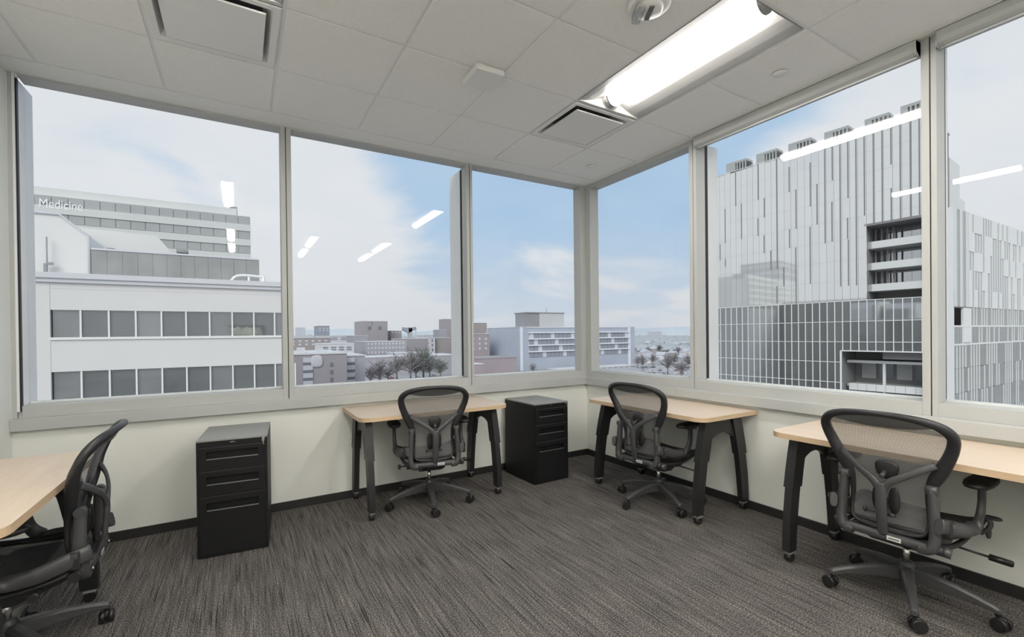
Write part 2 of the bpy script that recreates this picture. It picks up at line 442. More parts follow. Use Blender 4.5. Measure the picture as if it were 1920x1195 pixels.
# corner post
cp = tag(MB().box(-.07, -.006, 0, .12, .86, HC, .002).box(0, .12, -.08, -.006, .86, HC, .002).box(-.006, .12, -.006, .12, .86, HC).obj('trim_5', 'frame'), 'corner post between the two window walls', kind=S)
# gaskets and exterior fins
def fin(Bk, p, q, g0=.12, g1=.155, f1=.40, top=2.95):
    Bk('gasket', 'gasket', p, q, g0, g1, .90, top)
    Bk('fin', 'exterior_fin', p, q, g1, f1, .86, top)
fin(B1, -4.52, -4.477, .005, .03, .26)
fin(B3, -1.45, -1.40, .105, .15, .40)
fin(B4, -1.437, -1.39, .122, .155, .29)
fin(B5, -2.99, -2.93, .122, .13, .16)

# roller shades rolled up at the head of the wide right windows
def shade(a, b, label):
    t = tag(empty('roller_shade', (-.005, (a + b) / 2, 2.94)), label, 'roller shade', 'rolled-up roller shades over the right windows')
    h = abs(b - a) / 2
    MB().prism([(-.034, .032), (-.034, -.006), (-.022, -.03), (.0, -.04), (.03, -.045), (.055, -.04), (.055, .032)], -h, h, 'y').obj('fascia', 'frame', t)
    MB().cyl((.01, -h + .01, -.047), (.01, h - .01, -.047), .006, seg=8).obj('hem_bar', 'bright', t)
    for s in (-1, 1): MB().box(-.036, .055, s * h - s * .004, s * h, -.05, .032).obj('end_bracket', 'frame', t)
    return t
shade(-1.445, -2.915, 'rolled-up shade over the wide middle window of the right wall')
shade(-2.998, -4.44, 'rolled-up shade at the upper right edge of the photo')

# ---- ceiling fixtures
def troffer():
    t = empty('light_fixture')
    W2, L2 = T / 2 - .013, T - .013
    MB().box(-W2, W2, -L2, L2, .085, .10).box(-W2, -W2 + .004, -L2, L2, .0, .09).box(W2 - .004, W2, -L2, L2, .0, .09).box(-W2, W2, -L2, -L2 + .004, .0, .09).box(-W2, W2, L2 - .004, L2, .0, .09).obj('housing', 'lightpan', t)
    for s in (-1, 1):
        pr = [(s * (W2 - .004), .0), (s * (W2 - .06), .012), (s * (W2 - .13), .032), (s * .09, .062), (s * .075, .066), (s * .075, .07), (s * .09, .067), (s * (W2 - .13), .037), (s * (W2 - .06), .017), (s * (W2 - .004), .004)]
        MB().prism(pr, -L2 + .004, L2 - .004, 'y').obj('reflector', 'lightpan', t)
    pr = [(.058 * math.cos(PI * k / 10), .060 - .050 * math.sin(PI * k / 10)) for k in range(11)]
    MB().prism(pr, -L2 + .05, L2 - .05, 'y', True).obj('lens', 'lens', t)
    for s in (-1, 1):
        pr = [(.063 * math.cos(PI * k / 10), .066 - .060 * math.sin(PI * k / 10)) for k in range(11)]
        MB().prism(pr, s * (L2 - .05), s * (L2 - .035), 'y').obj('end_cap', 'lightpan', t)
    return t
tl = ['lit rectangular ceiling light near the right windows', 'lit ceiling light at the top left, only its corner in view', 'lit ceiling light behind the photographer, nearest the right windows', 'added ceiling light behind the photographer, middle of its row, to brighten the room', 'lit ceiling light behind the photographer, nearest the left wall', 'added ceiling light against the rear wall, right end, to brighten the room', 'added ceiling light against the rear wall, middle, to brighten the room', 'added ceiling light against the rear wall, left end, to brighten the room']
t0 = troffer()
for k, (x, y) in enumerate(troffers):
    t = t0 if k == 0 else dup(t0)
    t.location = (x + T / 2, y - T, HC); tag(t, tl[k], 'ceiling light', 'recessed ceiling lights')

def diffuser():
    t = empty('air_diffuser')
    a = T / 2 - .010
    def ring(r0, z0, r1, z1, mb):
        v = [(s * r0, q * r0, z0) for s, q in ((-1, -1), (1, -1), (1, 1), (-1, 1))] + [(s * r1, q * r1, z1) for s, q in ((-1, -1), (1, -1), (1, 1), (-1, 1))]
        mb.add(v, [(i, (i + 1) % 4, 4 + (i + 1) % 4, 4 + i) for i in range(4)])
    mb = MB(); ring(a, 0, a - .008, -.004, mb); ring(a - .008, -.004, a - .04, -.002, mb); ring(a - .04, -.002, a - .058, .035, mb); ring(a - .058, .035, a - .08, .09, mb)
    mb.obj('frame', 'diff', t)
    mb = MB(); mb.box(-a + .02, a - .02, -a + .02, a - .02, .092, .098); mb.obj('throat', 'dark', t)
    p = .226
    MB().box(-p, p, -p, p, -.016, -.006, .003).obj('plaque', 'diff', t)
    for sx in (-1, 1):
        for sy in (-1, 1): MB().cyl((sx * .15, sy * .15, -.006), (sx * .15, sy * .15, .092), .006, seg=8).obj('hanger', 'steel', t)
    return t
d0 = diffuser()
dl = ['large square air diffuser at the top left of the ceiling', 'square air diffuser at the far end of the lit ceiling light']
for k, (x, y) in enumerate(diffusers):
    t = d0 if k == 0 else dup(d0)
    t.location = (x + T / 2, y - T / 2, HC); tag(t, dl[k], 'air vent', 'square ceiling air diffusers')

t = tag(empty('ceiling_box', (-1.99, -1.41, HC - .0015)), 'small white box fixed under a ceiling tile between the two diffusers', 'access point')
MB().box(-.095, .095, -.105, .105, -.042, -.006, .008).obj('cover', 'plastic', t)
MB().box(-.085, .085, -.095, .095, -.008, -.0005).obj('mounting_plate', 'plastic', t)
t = tag(empty('ceiling_strobe', (-1.555, -2.36, HC - .0015)), 'round white fire strobe at the top edge of the photo', 'alarm')
MB().lathe([(0, 0), (.105, 0), (.105, -.008), (.095, -.018), (.07, -.022), (0, -.022)]).obj('base', 'plastic', t)
MB().lathe([(.068, -.02), (.066, -.034), (.055, -.042), (0, -.044)]).obj('body', 'plastic', t)
MB().box(-.012, .012, -.05, .05, -.047, -.0435).obj('sounder_slot', 'dark', t, rz=R(-30))
MB().box(-.02, .02, -.052, .052, -.065, -.02, .004).obj('lens', 'clear', t, loc=(-.045, .03, 0), rz=R(-30))
MB().box(-.008, .008, -.04, .04, -.052, -.04).obj('flash_tube', 'chrome', t, loc=(-.045, .03, 0), rz=R(-30))
sc0 = None
for (x, y, l) in ((-.373, -2.345, 'round sprinkler cover plate between the ceiling light and the right windows'), (-.357, -.521, 'round sprinkler cover plate near the far corner of the ceiling')):
    t = tag(empty('sprinkler_cover', (x, y, HC - .0015)), l, 'sprinkler', 'round sprinkler cover plates')
    MB().lathe([(0, -.012), (.038, -.012), (.042, -.009), (.042, -.004), (.0, -.004)], seg=28).obj('cover_plate', 'plastic', t)
    MB().lathe([(.0, -.004), (.03, -.004), (.03, .0), (0, 0)], seg=20).obj('cup', 'dark', t)

# ================================================================== FURNITURE
def rrect(x0, x1, y0, y1, rb, rf, n=8):
    """counter-clockwise outline, y0 is the room side with radius rf, y1 the wall side with rb"""
    out = []
    for cx, cy, r, a in ((x1 - rf, y0 + rf, rf, -90), (x1 - rb, y1 - rb, rb, 0), (x0 + rb, y1 - rb, rb, 90), (x0 + rf, y0 + rf, rf, 180)):
        for k in range(n + 1):
            t = R(a + 90 * k / n); out.append((cx + r * math.cos(t), cy + r * math.sin(t)))
    return out
def desk(name_label, loc, rz, Ln=1.22, D=.64, fx=.525, foot=(-.575, -.045)):
    """origin on the floor against the wall; x along the wall, -y into the room"""
    t = tag(empty('desk', loc, rz), name_label, 'desk', 'light wood desks with black legs')
    o = rrect(-Ln / 2, Ln / 2, -D, -.006, .012, .085)
    MB().prism(o, .7275, .757, 'z').obj('tabletop', 'wood', t)
    e = rrect(-Ln / 2 - .0015, Ln / 2 + .0015, -D - .0015, -.0045, .012, .0865); n = len(e)
    mb = MB(); v = [(x, y, .7270) for x, y in e] + [(x, y, .7560) for x, y in e]
    mb.add(v, [(i, (i + 1) % n, n + (i + 1) % n, n + i) for i in range(n)]); mb.obj('edge_band', 'edge', t)
    yc = (foot[0] + foot[1]) / 2; hf = (foot[1] - foot[0]) / 2
    def yo(z):                                   # half spread of the legs at a height: splayed and gently bowed
        q = z / .727; return hf - (hf * .44) * (q ** 1.9)
    for sx in (-1, 1):
        x = sx * fx; fr = MB()
        # arch plate between the two legs
        top = yo(.727) + .045; pts = [(yc - top, .7265), (yc + top, .7265)]
        for k in range(0, 13):
            a = PI * k / 12; pts.append((yc + (yo(.5) - .045) * math.cos(a) * (1.0), .475 + .145 * math.sin(a)))
        # split the arch in quads so it stays a clean shape
        mb = MB(); m_ = 12
        for k in range(m_):
            a0 = PI * k / m_; a1 = PI * (k + 1) / m_
            i0 = (yc + (yo(.5) - .035) * math.cos(a0), .47 + .145 * math.sin(a0)); i1 = (yc + (yo(.5) - .035) * math.cos(a1), .47 + .145 * math.sin(a1))
            o0 = (yc + top * math.cos(PI * k / m_) / max(abs(math.cos(a0)), .0001) * min(1, abs(math.cos(a0)) * 1.6), .7265)
            o1 = (yc + top * math.cos(PI * (k + 1) / m_) / max(abs(math.cos(a1)), .0001) * min(1, abs(math.cos(a1)) * 1.6), .7265)
            v = [(x - .012, *i0), (x - .012, *i1), (x - .012, *o1), (x - .012, *o0), (x + .012, *i0), (x + .012, *i1), (x + .012, *o1), (x + .012, *o0)]
            mb.add(v, [(0, 1, 2, 3), (7, 6, 5, 4), (0, 4, 5, 1), (2, 6, 7, 3)])
        mb.obj('arch_plate', 'blackmetal', t)
        MB().box(x - .035, x + .035, yc - .22, yc + .22, .7155, .7265).obj('mounting_plate', 'blackmetal', t)
        for sy in (-1, 1):
            zs = [.062, .16, .28, .40, .50, .60, .7265]
            lg = MB(); wd = [.036, .040, .042, .043, .044, .045, .047]
            def sec(z, hw, hx):
                c = yc + sy * yo(z); return [(x - hx, c - hw, z), (x + hx, c - hw, z), (x + hx, c + hw, z), (x - hx, c + hw, z)]
            v = []
            for z, hw in zip(zs, wd): v += sec(z, hw, .021)
            f = [(4 * i + k, 4 * i + (k + 1) % 4, 4 * i + 4 + (k + 1) % 4, 4 * i + 4 + k) for i in range(len(zs) - 1) for k in range(4)]
            lg.add(v, f + [(3, 2, 1, 0), tuple(4 * (len(zs) - 1) + k for k in range(4))])
            l_ = lg.obj('leg', 'blackmetal', t)
            # outer sleeve of the height adjuster
            sv = MB(); v = []; zs2 = [.43, .52, .62, .7265]
            for z in zs2: v += sec(z, .051, .026)
            f = [(4 * i + k, 4 * i + (k + 1) % 4, 4 * i + 4 + (k + 1) % 4, 4 * i + 4 + k) for i in range(3) for k in range(4)]
            sv.add(v, f + [(3, 2, 1, 0), (12, 13, 14, 15)]).obj('sleeve', 'blackmetal', l_)
            c = yc + sy * yo(.06)
            fk = MB().box(x - .019, x + .019, c - .026, c + .026, .045, .066, .004)
            fk.cyl((x, c, .04), (x, c, .075), .012, seg=10)
            fo = fk.obj('caster_fork', 'cabtop', l_)
            MB().cyl((x - .017, c, .0262), (x + .017, c, .0262), .026, seg=18).obj('caster_wheel', 'rubber', l_)
            MB().cyl((x + .0 , c + sy * -.041, .115), (x, c + sy * -.036, .115), .004, seg=8).obj('screw', 'steel', l_)
    return t
desk('light wood desk against the back wall, chair in front of it', (-1.985, 0, 0), 0)
desk('light wood desk at the right wall nearest the corner', (0, -1.354, 0), R(-90), fx=.515)
desk('light wood desk running out of the photo at its right edge', (0, -3.015, 0), R(-90))
desk('light wood desk at the left edge against the plain wall', (XL, -1.36, 0), R(90), D=.565, foot=(-.525, -.04))

def cabinet(label, loc, rz, keys=True):
    """origin at the floor centre of the front edge, x to the right, +y to the back"""
    t = tag(empty('filing_cabinet', loc, rz), label, 'filing cabinet', 'black three-drawer filing cabinets')
    w, d, h = .19, .497, .72
    b = MB().box(-w, -w + .012, 0, d, .006, h - .012).box(w - .012, w, 0, d, .006, h - .012).box(-w + .012, w - .012, d - .01, d, .006, h - .012)
    b.box(-w + .012, w - .012, .0, .02, h - .047, h - .012).box(-w + .012, w - .012, .0, d, .006, .02).box(-w + .012, w - .012, .03, .05, .02, h - .047)
    b.obj('body', 'cab', t)
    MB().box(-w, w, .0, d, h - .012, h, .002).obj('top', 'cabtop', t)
    MB().box(-w + .02, w - .02, .02, d - .02, 0, .006).obj('base', 'dark', t)
    # drawers with a recessed pull across the middle
    for (z0, z1, zh) in ((.530, .6725, .598), (.378, .5275, .443), (.022, .3745, .286)):
        x0, x1 = -w + .0135, w - .0135
        ha, hb = zh, zh + .05                    # pull opening
        xa, xb = -.138, .138
        m = MB()
        m.box(x0, x1, -.004, .03, z0, ha).box(x0, x1, -.004, .03, hb, z1).box(x0, xa, -.004, .03, ha, hb).box(xb, x1, -.004, .03, ha, hb)
        m.box(xa, xb, .024, .03, ha, hb)
        dr = m.obj('drawer', 'cab', t)
        MB().prism([(-.006, 0), (-.004, .006), (.006, .004), (.014, .0)], xa, xb, 'x').obj('pull_lip', 'cabedge', dr, loc=(0, 0, ha))
        MB().box(x0, x1, -.0046, .0, z1 - .0025, z1 - .0005).obj('drawer_edge', 'cabedge', dr)
    MB().cyl((.168, -.005, .702), (.168, .0, .702), .009, seg=16).obj('lock', 'chrome', t)
    if keys:
        k = MB().box(.1665, .1695, -.016, -.005, .698, .706).cyl((.168, -.018, .694), (.168, -.014, .694), .009, seg=12)
        k.box(.1645, .1685, -.018, -.016, .668, .69).box(.169, .172, -.02, -.018, .664, .688); k.obj('keys', 'chrome', t)
    MB().prism([(.016 * math.cos(2 * PI * q / 16), .0035 * math.sin(2 * PI * q / 16)) for q in range(16)], -.0015, .0, 'y').obj('badge', 'steel', t, loc=(0, 0, .697))
    return t
cabinet('black filing cabinet standing alone left of the back wall desk', (-3.366, -.634, 0), R(-5))
cabinet('black filing cabinet in the corner between two desks', (-.893, -.566, 0), R(1.5))

# ---- task chair
BACK = ('back_frame', 'back_mesh', 'top_band', 'upright', 'crossbar', 'label', 'y_brace', 'lumbar_pad', 'pad_stem', 'lumbar_knob', 'lumbar_dial')
def build_chair():
    t = empty('office_chair')
    def yz(z):   # the curve of the backrest seen from the side
        pts = [(.36, -.145), (.42, -.135), (.52, -.118), (.62, -.128), (.70, -.145), (.78, -.165), (.86, -.198), (.93, -.235), (.98, -.27)]
        for (a, b), (c, d) in zip(pts[:-1], pts[1:]):
            if z <= c: q = max(0, (z - a) / (c - a)); return b + (d - b) * q
        return pts[-1][1]
    def bp(x, z, off=0.): return Vector((x, yz(z) + .45 * x * x + off, z))
    half = [(0, .956), (.075, .954), (.15, .945), (.215, .928), (.258, .902), (.276, .868), (.270, .825), (.254, .782), (.232, .735), (.208, .69), (.187, .65), (.172, .605), (.165, .545), (.168, .485), (.165, .430), (.142, .398), (.075, .387), (0, .385)]
    wr_ = [.013, .014, .016, .019, .023, .026, .027, .028, .030, .030, .027, .020, .013, .010, .009, .009, .009, .009]
    tr_ = [.014, .014, .015, .016, .017, .018, .019, .021, .023, .023, .021, .017, .012, .009, .009, .009, .009, .009]
    full = half + [(-x, z) for x, z in half[-2:0:-1]]; wf = wr_ + wr_[-2:0:-1]; tf = tr_ + tr_[-2:0:-1]
    pts = catmull([bp(x, z) for x, z in full], 4, True)
    MB().sweep(pts, cat1(wf, 4, True), cat1(tf, 4, True), (0, 1, 0), 12, True, .85).obj('back_frame', 'darkplastic', t)
    # half width of the opening at a height
    hp = [(p.z, abs(p.x)) for p in catmull([(x, 0, z) for x, z in half], 5)]
    def hw(z):
        best = 0
        for (z0, x0), (z1, x1) in zip(hp[:-1], hp[1:]):
            if min(z0, z1) <= z <= max(z0, z1): best = max(best, x0 + (x1 - x0) * ((z - z0) / (z1 - z0) if z1 != z0 else 0))
        return best
    def surf(zlo, zhi, nz, nx, off=0., curve=0.):
        v = []; f = []
        for j in range(nz + 1):
            for i in range(nx + 1):
                u = -1 + 2 * i / nx
                za = zlo + curve * (1 - u * u) * -1 if curve else zlo
                z = za + (zhi - za) * j / nz
                h = hw(z); p = bp(u * h, z, off + .006 * (1 - u * u)); v.append(p)
        for j in range(nz):
            for i in range(nx): f.append((j * (nx + 1) + i, j * (nx + 1) + i + 1, (j + 1) * (nx + 1) + i + 1, (j + 1) * (nx + 1) + i))
        return MB().add(v, f, True)
    surf(.3865, .9545, 22, 12).obj('back_mesh', 'mesh', t)
    surf(.917, .9545, 4, 14, -.012, .028).obj('top_band', 'mesh2', t)
    # uprights that carry the backrest and the bar between them
    for s in (-1, 1):
        p = catmull([(s * .190, -.150, .628), (s * .196, -.150, .55), (s * .202, -.152, .46), (s * .202, -.158, .40), (s * .186, -.165, .362), (s * .14, -.168, .352)], 5)
        up = MB().sweep(p, cat1([.019, .021, .022, .023, .024, .020], 5), cat1([.020, .023, .026, .028, .026, .020], 5), (0, 1, 0), 12, False, .75).obj('upright', 'graphite', t)
        MB().cyl((s * .166, -.150, .624), (s * .214, -.150, .624), .020, seg=16).obj('pivot_cap', 'graphite', up)
        MB().cyl((s * .172, -.186, .372), (s * .172, -.196, .372), .008, seg=12).obj('bolt', 'steel', up)
    cbm = catmull([(-.19, -.165, .366), (-.1, -.170, .366), (0, -.172, .366), (.1, -.170, .366), (.19, -.165, .366)], 4)
    cb_ = MB().sweep(cbm, .019, .016, (0, 1, 0), 12, False, .7).obj('crossbar', 'graphite', t)
    lb = MB().box(.018, .078, -.1905, -.1885, .357, .377, .0008).obj('label', 'label', t)
    lb['label'] = 'white label on the crossbar'
    MB().add([], []).box(.025, .071, -.1912, -.1906, .3645, .3695).obj('print', 'ink', lb)
    # Y shaped brace
    mb = MB()
    for s in (-1, 1):
        mb.sweep(catmull([(s * .205, -.150, .738), (s * .15, -.178, .705), (s * .09, -.196, .668), (s * .035, -.204, .632), (0, -.205, .585)], 5), cat1([.017, .016, .016, .018, .02], 5), cat1([.009, .008, .008, .009, .010], 5), (0, 1, 0), 10, False, .7)
    mb.sweep(catmull([(0, -.205, .625), (0, -.207, .57), (0, -.204, .50), (0, -.194, .43), (0, -.178, .372)], 5), cat1([.024, .026, .025, .024, .022], 5), cat1([.010, .011, .011, .011, .010], 5), (0, 1, 0), 10, False, .7)
    mb.obj('y_brace', 'graphite', t)
    # lumbar pads behind the mesh
    mb = MB().ellipsoid((.006, -.150, .678), .052, .010, .046, .8, fn=lambda q: Vector((q.x * (1 + q.z * 4), q.y, q.z)))
    mb.obj('lumbar_pad', 'pad', t)
    for s in (-1, 1):
        MB().ellipsoid((s * .036, -.146, .535), .026, .010, .062, .85).obj('lumbar_pad', 'pad', t)
    MB().cyl((0, -.2, .652), (0, -.158, .668), .011, seg=12).obj('pad_stem', 'graphite', t)
    k = MB().cyl((-.068, -.198, .478), (-.03, -.198, .478), .005, seg=10).ellipsoid((-.074, -.198, .480), .010, .008, .016, seg=10, rings=6)
    k.obj('lumbar_knob', 'darkplastic', t)
    MB().cyl((.026, -.190, .478), (.056, -.196, .478), .008, seg=10).obj('lumbar_dial', 'darkplastic', t)
    # seat
    so_ = [(0, -.225), (.09, -.222), (.165, -.205), (.21, -.16), (.228, -.06), (.238, .06), (.238, .17), (.22, .235), (.165, .265), (.08, .276), (0, .278)]
    def sz(x, y): return .408 + .5 * x * x * .35 + (.012 if y < 0 else 0) * (-y / .2) + .018 * min(1, max(0, (y + .02) / .2)) - max(0, y - .15) ** 2 * 3.2
    fs = so_ + [(-x, y) for x, y in so_[-2:0:-1]]
    pts = catmull([(x, y, sz(x, y)) for x, y in fs], 4, True)
    MB().sweep(pts, .017, .013, (0, 0, 1), 10, True, .8).obj('seat_frame', 'darkplastic', t)
    v = []; f = []; nr = 7; n = len(pts)
    for j in range(nr):
        q = 1 - j / nr
        for p in pts:
            x = p.x * q; y = .03 + (p.y - .03) * q; v.append((x, y, sz(x, y) * (1) + (p.z - sz(p.x, p.y)) - .014 * (1 - q * q)))
    v.append((0, .03, sz(0, .03) - .014)); c_ = len(v) - 1
    for j in range(nr - 1):
        for i in range(n): f.append((j * n + i, j * n + (i + 1) % n, (j + 1) * n + (i + 1) % n, (j + 1) * n + i))
    for i in range(n): f.append(((nr - 1) * n + i, (nr - 1) * n + (i + 1) % n, c_))
    MB().add(v, f, True).obj('seat_mesh', 'seatmesh', t)
    # mechanism under the seat
    mb = MB().prism([(-.21, .375), (-.24, .35), (-.18, .315), (-.05, .268), (.05, .262), (.13, .30), (.19, .345), (.19, .372), (-.21, .392)], -.085, .085, 'x')
    mb.prism([(-.24, .362), (-.14, .325), (.06, .305), (.15, .335), (.18, .375), (-.22, .392)], -.15, -.085, 'x').prism([(-.24, .362), (-.14, .325), (.06, .305), (.15, .335), (.18, .375), (-.22, .392)], .085, .15, 'x')
    mb.cyl((-.205, -.25, .375), (.205, -.25, .375), .021, seg=14)
    mb.obj('tilt_mechanism', 'darkplastic', t)
    for s in (-1, 1):
        MB().sweep(catmull([(s * .175, -.24, .385), (s * .20, -.12, .365), (s * .208, .02, .362), (s * .216, .13, .39), (s * .216, .17, .408)], 4), .012, .012, (0, 0, 1), 8).obj('seat_link', 'darkplastic', t)
    # levers on the right side, knob on the left
    lv = MB().cyl((.17, .01, .325), (.29, .045, .306), .0055, seg=8).obj('tilt_lever', 'darkplastic', t)
    MB().cyl((.285, .0435, .307), (.355, .064, .296), .0145, seg=14).cyl((.355, .064, .296), (.359, .065, .2955), .011, seg=14).obj('lever_grip', 'rubber', lv)
    MB().cyl((.19, -.235, .372), (.225, -.23, .366), .022, seg=16).obj('tension_knob', 'graphite', t)
    MB().cyl((-.18, -.15, .355), (-.245, -.145, .35), .006, seg=8).cyl((-.238, -.145, .35), (-.258, -.143, .349), .017, seg=14).obj('tension_knob', 'darkplastic', t)
    mb = MB().sweep(catmull([(.235, .145, .372), (.262, .155, .40), (.268, .16, .43), (.255, .15, .452)], 4), [.010] * 13, [.014] * 13, (0, 1, 0), 8)
    mb.ellipsoid((.272, .155, .455), .038, .018, .010, .8, seg=12, rings=8).ellipsoid((.262, .155, .385), .011, .012, .032, .8, seg=10, rings=8)
    mb.obj('height_paddle', 'graphite', t)
    # arms
    for s in (-1, 1):
        ap = catmull([(s * .200, -.295, .495), (s * .224, -.23, .480), (s * .244, -.14, .455), (s * .256, -.05, .455), (s * .264, .0, .49), (s * .267, .02, .55), (s * .268, .02, .625)], 5)
        arm = MB().sweep(ap, cat1([.016, .017, .018, .018, .016, .014, .014], 5), cat1([.034, .034, .032, .030, .026, .022, .020], 5), [(0, -p_ * .0, 1) if k < 14 else (0, 1, 0.35) for k, p_ in enumerate([0] * len(ap))], 12, False, .75).obj('arm', 'graphite', t)
        MB().box(s * .205, s * .236, -.265, -.235, .445, .515, .004).obj('arm_clamp', 'darkplastic', arm)
        MB().box(s * .236, s * .241, -.26, -.24, .49, .508, .001).obj('clamp_button', 'steel', arm)
        def shp(q, s=s): return Vector((q.x * (1 + .5 * (-q.y)) + s * .25 * max(0, q.y) ** 1.3 * -.3, q.y, q.z - .12 * max(0, q.y - .05)))
        MB().ellipsoid((s * .272, .012, .655), .050, .148, .020, .72, 18, 10, shp).obj('arm_pad', 'pad', t)
        MB().box(s * .268 - .03, s * .268 + .03, -.03, .07, .622, .644, .006).obj('pad_mount', 'darkplastic', arm)
    # column and base
    MB().cyl((0, 0, .165), (0, 0, .275), .014, seg=16).obj('gas_lift', 'chrome', t)
    hb = MB().lathe([(0, .188), (.026, .188), (.03, .182), (.031, .165), (.046, .158), (.05, .14), (.048, .09), (.03, .078), (0, .078)], seg=24).obj('hub', 'graphite', t)
    base_parts = []
    for k in range(5):
        a = 2 * PI * k / 5; ca, sa = math.cos(a), math.sin(a)
        def RP(r, y, z): return (r * ca - y * sa, r * sa + y * ca, z)
        lg = MB(); v = []
        st = [(.035, .027, .165, .095), (.10, .024, .158, .098), (.18, .020, .143, .095), (.25, .017, .124, .088), (.30, .016, .108, .078), (.322, .016, .100, .072), (.332, .010, .094, .074)]
        for r, hwid, zt, zb in st:
            v += [RP(r, -hwid * .55, zt), RP(r, hwid * .55, zt), RP(r, hwid, zt - .010), RP(r, hwid, zb + .004), RP(r, hwid * .8, zb), RP(r, -hwid * .8, zb), RP(r, -hwid, zb + .004), RP(r, -hwid, zt - .010)]
        f = [(8 * i + q, 8 * i + (q + 1) % 8, 8 * i + 8 + (q + 1) % 8, 8 * i + 8 + q) for i in range(len(st) - 1) for q in range(8)]
        lg.add(v, f + [tuple(range(8)), tuple(8 * (len(st) - 1) + q for q in range(8))])
        leg = lg.obj('leg', 'graphite', t); base_parts.append(leg)
        # caster: fork, two wheels
        sw = R([25, 70, -50, 110, -20][k])
        cx, cy = .337 * ca, .337 * sa
        cs = MB().cyl((.318 * ca, .318 * sa, .062), (.318 * ca, .318 * sa, .085), .011, seg=10)
        ox, oy = math.cos(a + sw), math.sin(a + sw); px, py = -oy, ox
        cc = Vector((.318 * ca + ox * .012, .318 * sa + oy * .012, .031))
        cs.ellipsoid((cc.x, cc.y, .040), .021, .021, .026, .9, 12, 8)
        cs.obj('caster_fork', 'darkplastic', leg)
        for s in (-1, 1):
            a0 = cc + Vector((px, py, 0)) * s * .007; a1 = cc + Vector((px, py, 0)) * s * .026
            MB().cyl(a0, a1, .0305, .0285, seg=20).cyl(a1, a1 + Vector((px, py, 0)) * s * .003, .016, seg=14).obj('caster_wheel', 'rubber', leg)
    # the backrest group sits further back and a little narrower
    for c in t.children:
        if c.name.split('.')[0] in BACK:
            for q in [c] + list(c.children):
                for v in q.data.vertices: v.co = (v.co.x * .88, v.co.y - .105, 1.343 - (1.343 - v.co.z) * .985)
    return t, [hb] + base_parts
ch0, bparts = build_chair()
chairs = [(-2.023, -.455, 79, 39.7, 0, 'mesh office chair at the desk against the back wall'),
          (-.475, -1.431, 6, 33.4, 0, 'mesh office chair at the right wall desk nearest the corner'),
          (-.458, -3.0, 2.0, -12.6, 0, 'mesh office chair in the right foreground, its back to the viewer'),
          (-4.165, -1.262, 181, -46.7, 2, 'mesh office chair at the left edge, seen from the side')]
BASE = ('hub', 'leg')
for k, (x, y, hd, bs, tilt, lab) in enumerate(chairs):
    t = ch0 if k == 0 else dup(ch0)
    t.location = (x, y, 0); t.rotation_euler[2] = R(hd - 90)
    for c in t.children:
        nm = c.name.split('.')[0]
        if nm in BASE: c.rotation_euler[2] = R(bs - (hd - 90))
    tag(t, lab, 'office chair', 'black mesh office chairs')
    if k == 3:
        for c in t.children:
            if c.name.split('.')[0] in ('arm', 'arm_pad'): c.location = (0, -.01, -.028)
    if tilt:
        q = R(tilt)
        for c in t.children:
            if c.name.split('.')[0] in BACK:
                Mt = Matrix.Translation((0, -.105, .335)) @ Matrix.Rotation(q, 4, 'X') @ Matrix.Translation((0, .105, -.335))
                c.matrix_local = Mt @ c.matrix_local

# ================================================================== OUTSIDE
GZ = -30.0
def at(px, py, Y=None, X=None, Z=None):
    """point of the world seen at a pixel, on a plane of known distance"""
    d = fw + RT * ((px - 960) / FPX) - UP * ((py - CYP) / FPX)
    if Y is not None: k = (Y - CAM.y) / d.y
    elif X is not None: k = (X - CAM.x) / d.x
    else: k = (Z - CAM.z) / d.z
    return CAM + d * k
M['ground'] = mat('pale_winter_ground', (.36, .35, .36), .95, noise=.25, nscale=.02, bump=0)
M['asphalt'] = mat('pale_asphalt', (.42, .41, .43), .9, noise=.1, nscale=.1)
M['hill'] = mat('distant_hill', (.50, .54, .58), 1., spec=.0, noise=.05, nscale=.002)  # bluish haze put into the hill colour
M['white_stucco'] = mat('white_panel_wall', (.66, .655, .64), .7, noise=.015, nscale=.3)
M['cornice'] = mat('pale_cornice', (.60, .61, .64), .6, noise=.02, nscale=.3)
M['offglass'] = mat('tinted_office_glass', (.085, .09, .09), .25, spec=.5, noise=.25, nscale=.25, glossmix=.16)
M['offglass2'] = mat('tinted_office_glass_light', (.15, .155, .155), .25, spec=.5, noise=.25, nscale=.3, glossmix=.16)
M['louver'] = mat('grey_louvre', (.30, .305, .30), .7, noise=.12, nscale=.6)
M['pent'] = mat('white_penthouse', (.70, .70, .69), .7, noise=.015, nscale=.2)
M['pipe'] = mat('white_pipe', (.78, .79, .79), .5, noise=.02)
M['band_dark'] = mat('grey_glass_band', (.40, .42, .42), .5, noise=.05, nscale=.2)
M['band_light'] = mat('pale_metal_band', (.64, .66, .65), .6, noise=.02, nscale=.2)
M['sign'] = mat('white_sign_letters', (.92, .93, .93), .5, noise=.01)
M['dish'] = mat('antenna_grey', (.30, .31, .32), .5, noise=.1)
def bcol(n, c): M[n] = mat(n, c, .85, spec=.2, noise=.06, nscale=.05)  # pale town tints, distance haze put into the colours
bcol('brick_mauve', (.35, .33, .35)); bcol('brick_brown', (.33, .305, .30)); bcol('brick_grey', (.37, .37, .40)); bcol('brick_rose', (.36, .315, .335))
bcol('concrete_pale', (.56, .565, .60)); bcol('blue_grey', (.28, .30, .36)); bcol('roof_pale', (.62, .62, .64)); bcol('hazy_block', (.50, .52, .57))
bcol('window_grey', (.20, .20, .235)); bcol('window_pale', (.56, .57, .62)); bcol('hospital_panel', (.40, .44, .52)); bcol('hospital_slab', (.66, .69, .74))
bcol('hospital_glass', (.27, .29, .33)); bcol('mech_dark', (.28, .285, .30)); bcol('mech_light', (.50, .51, .515))
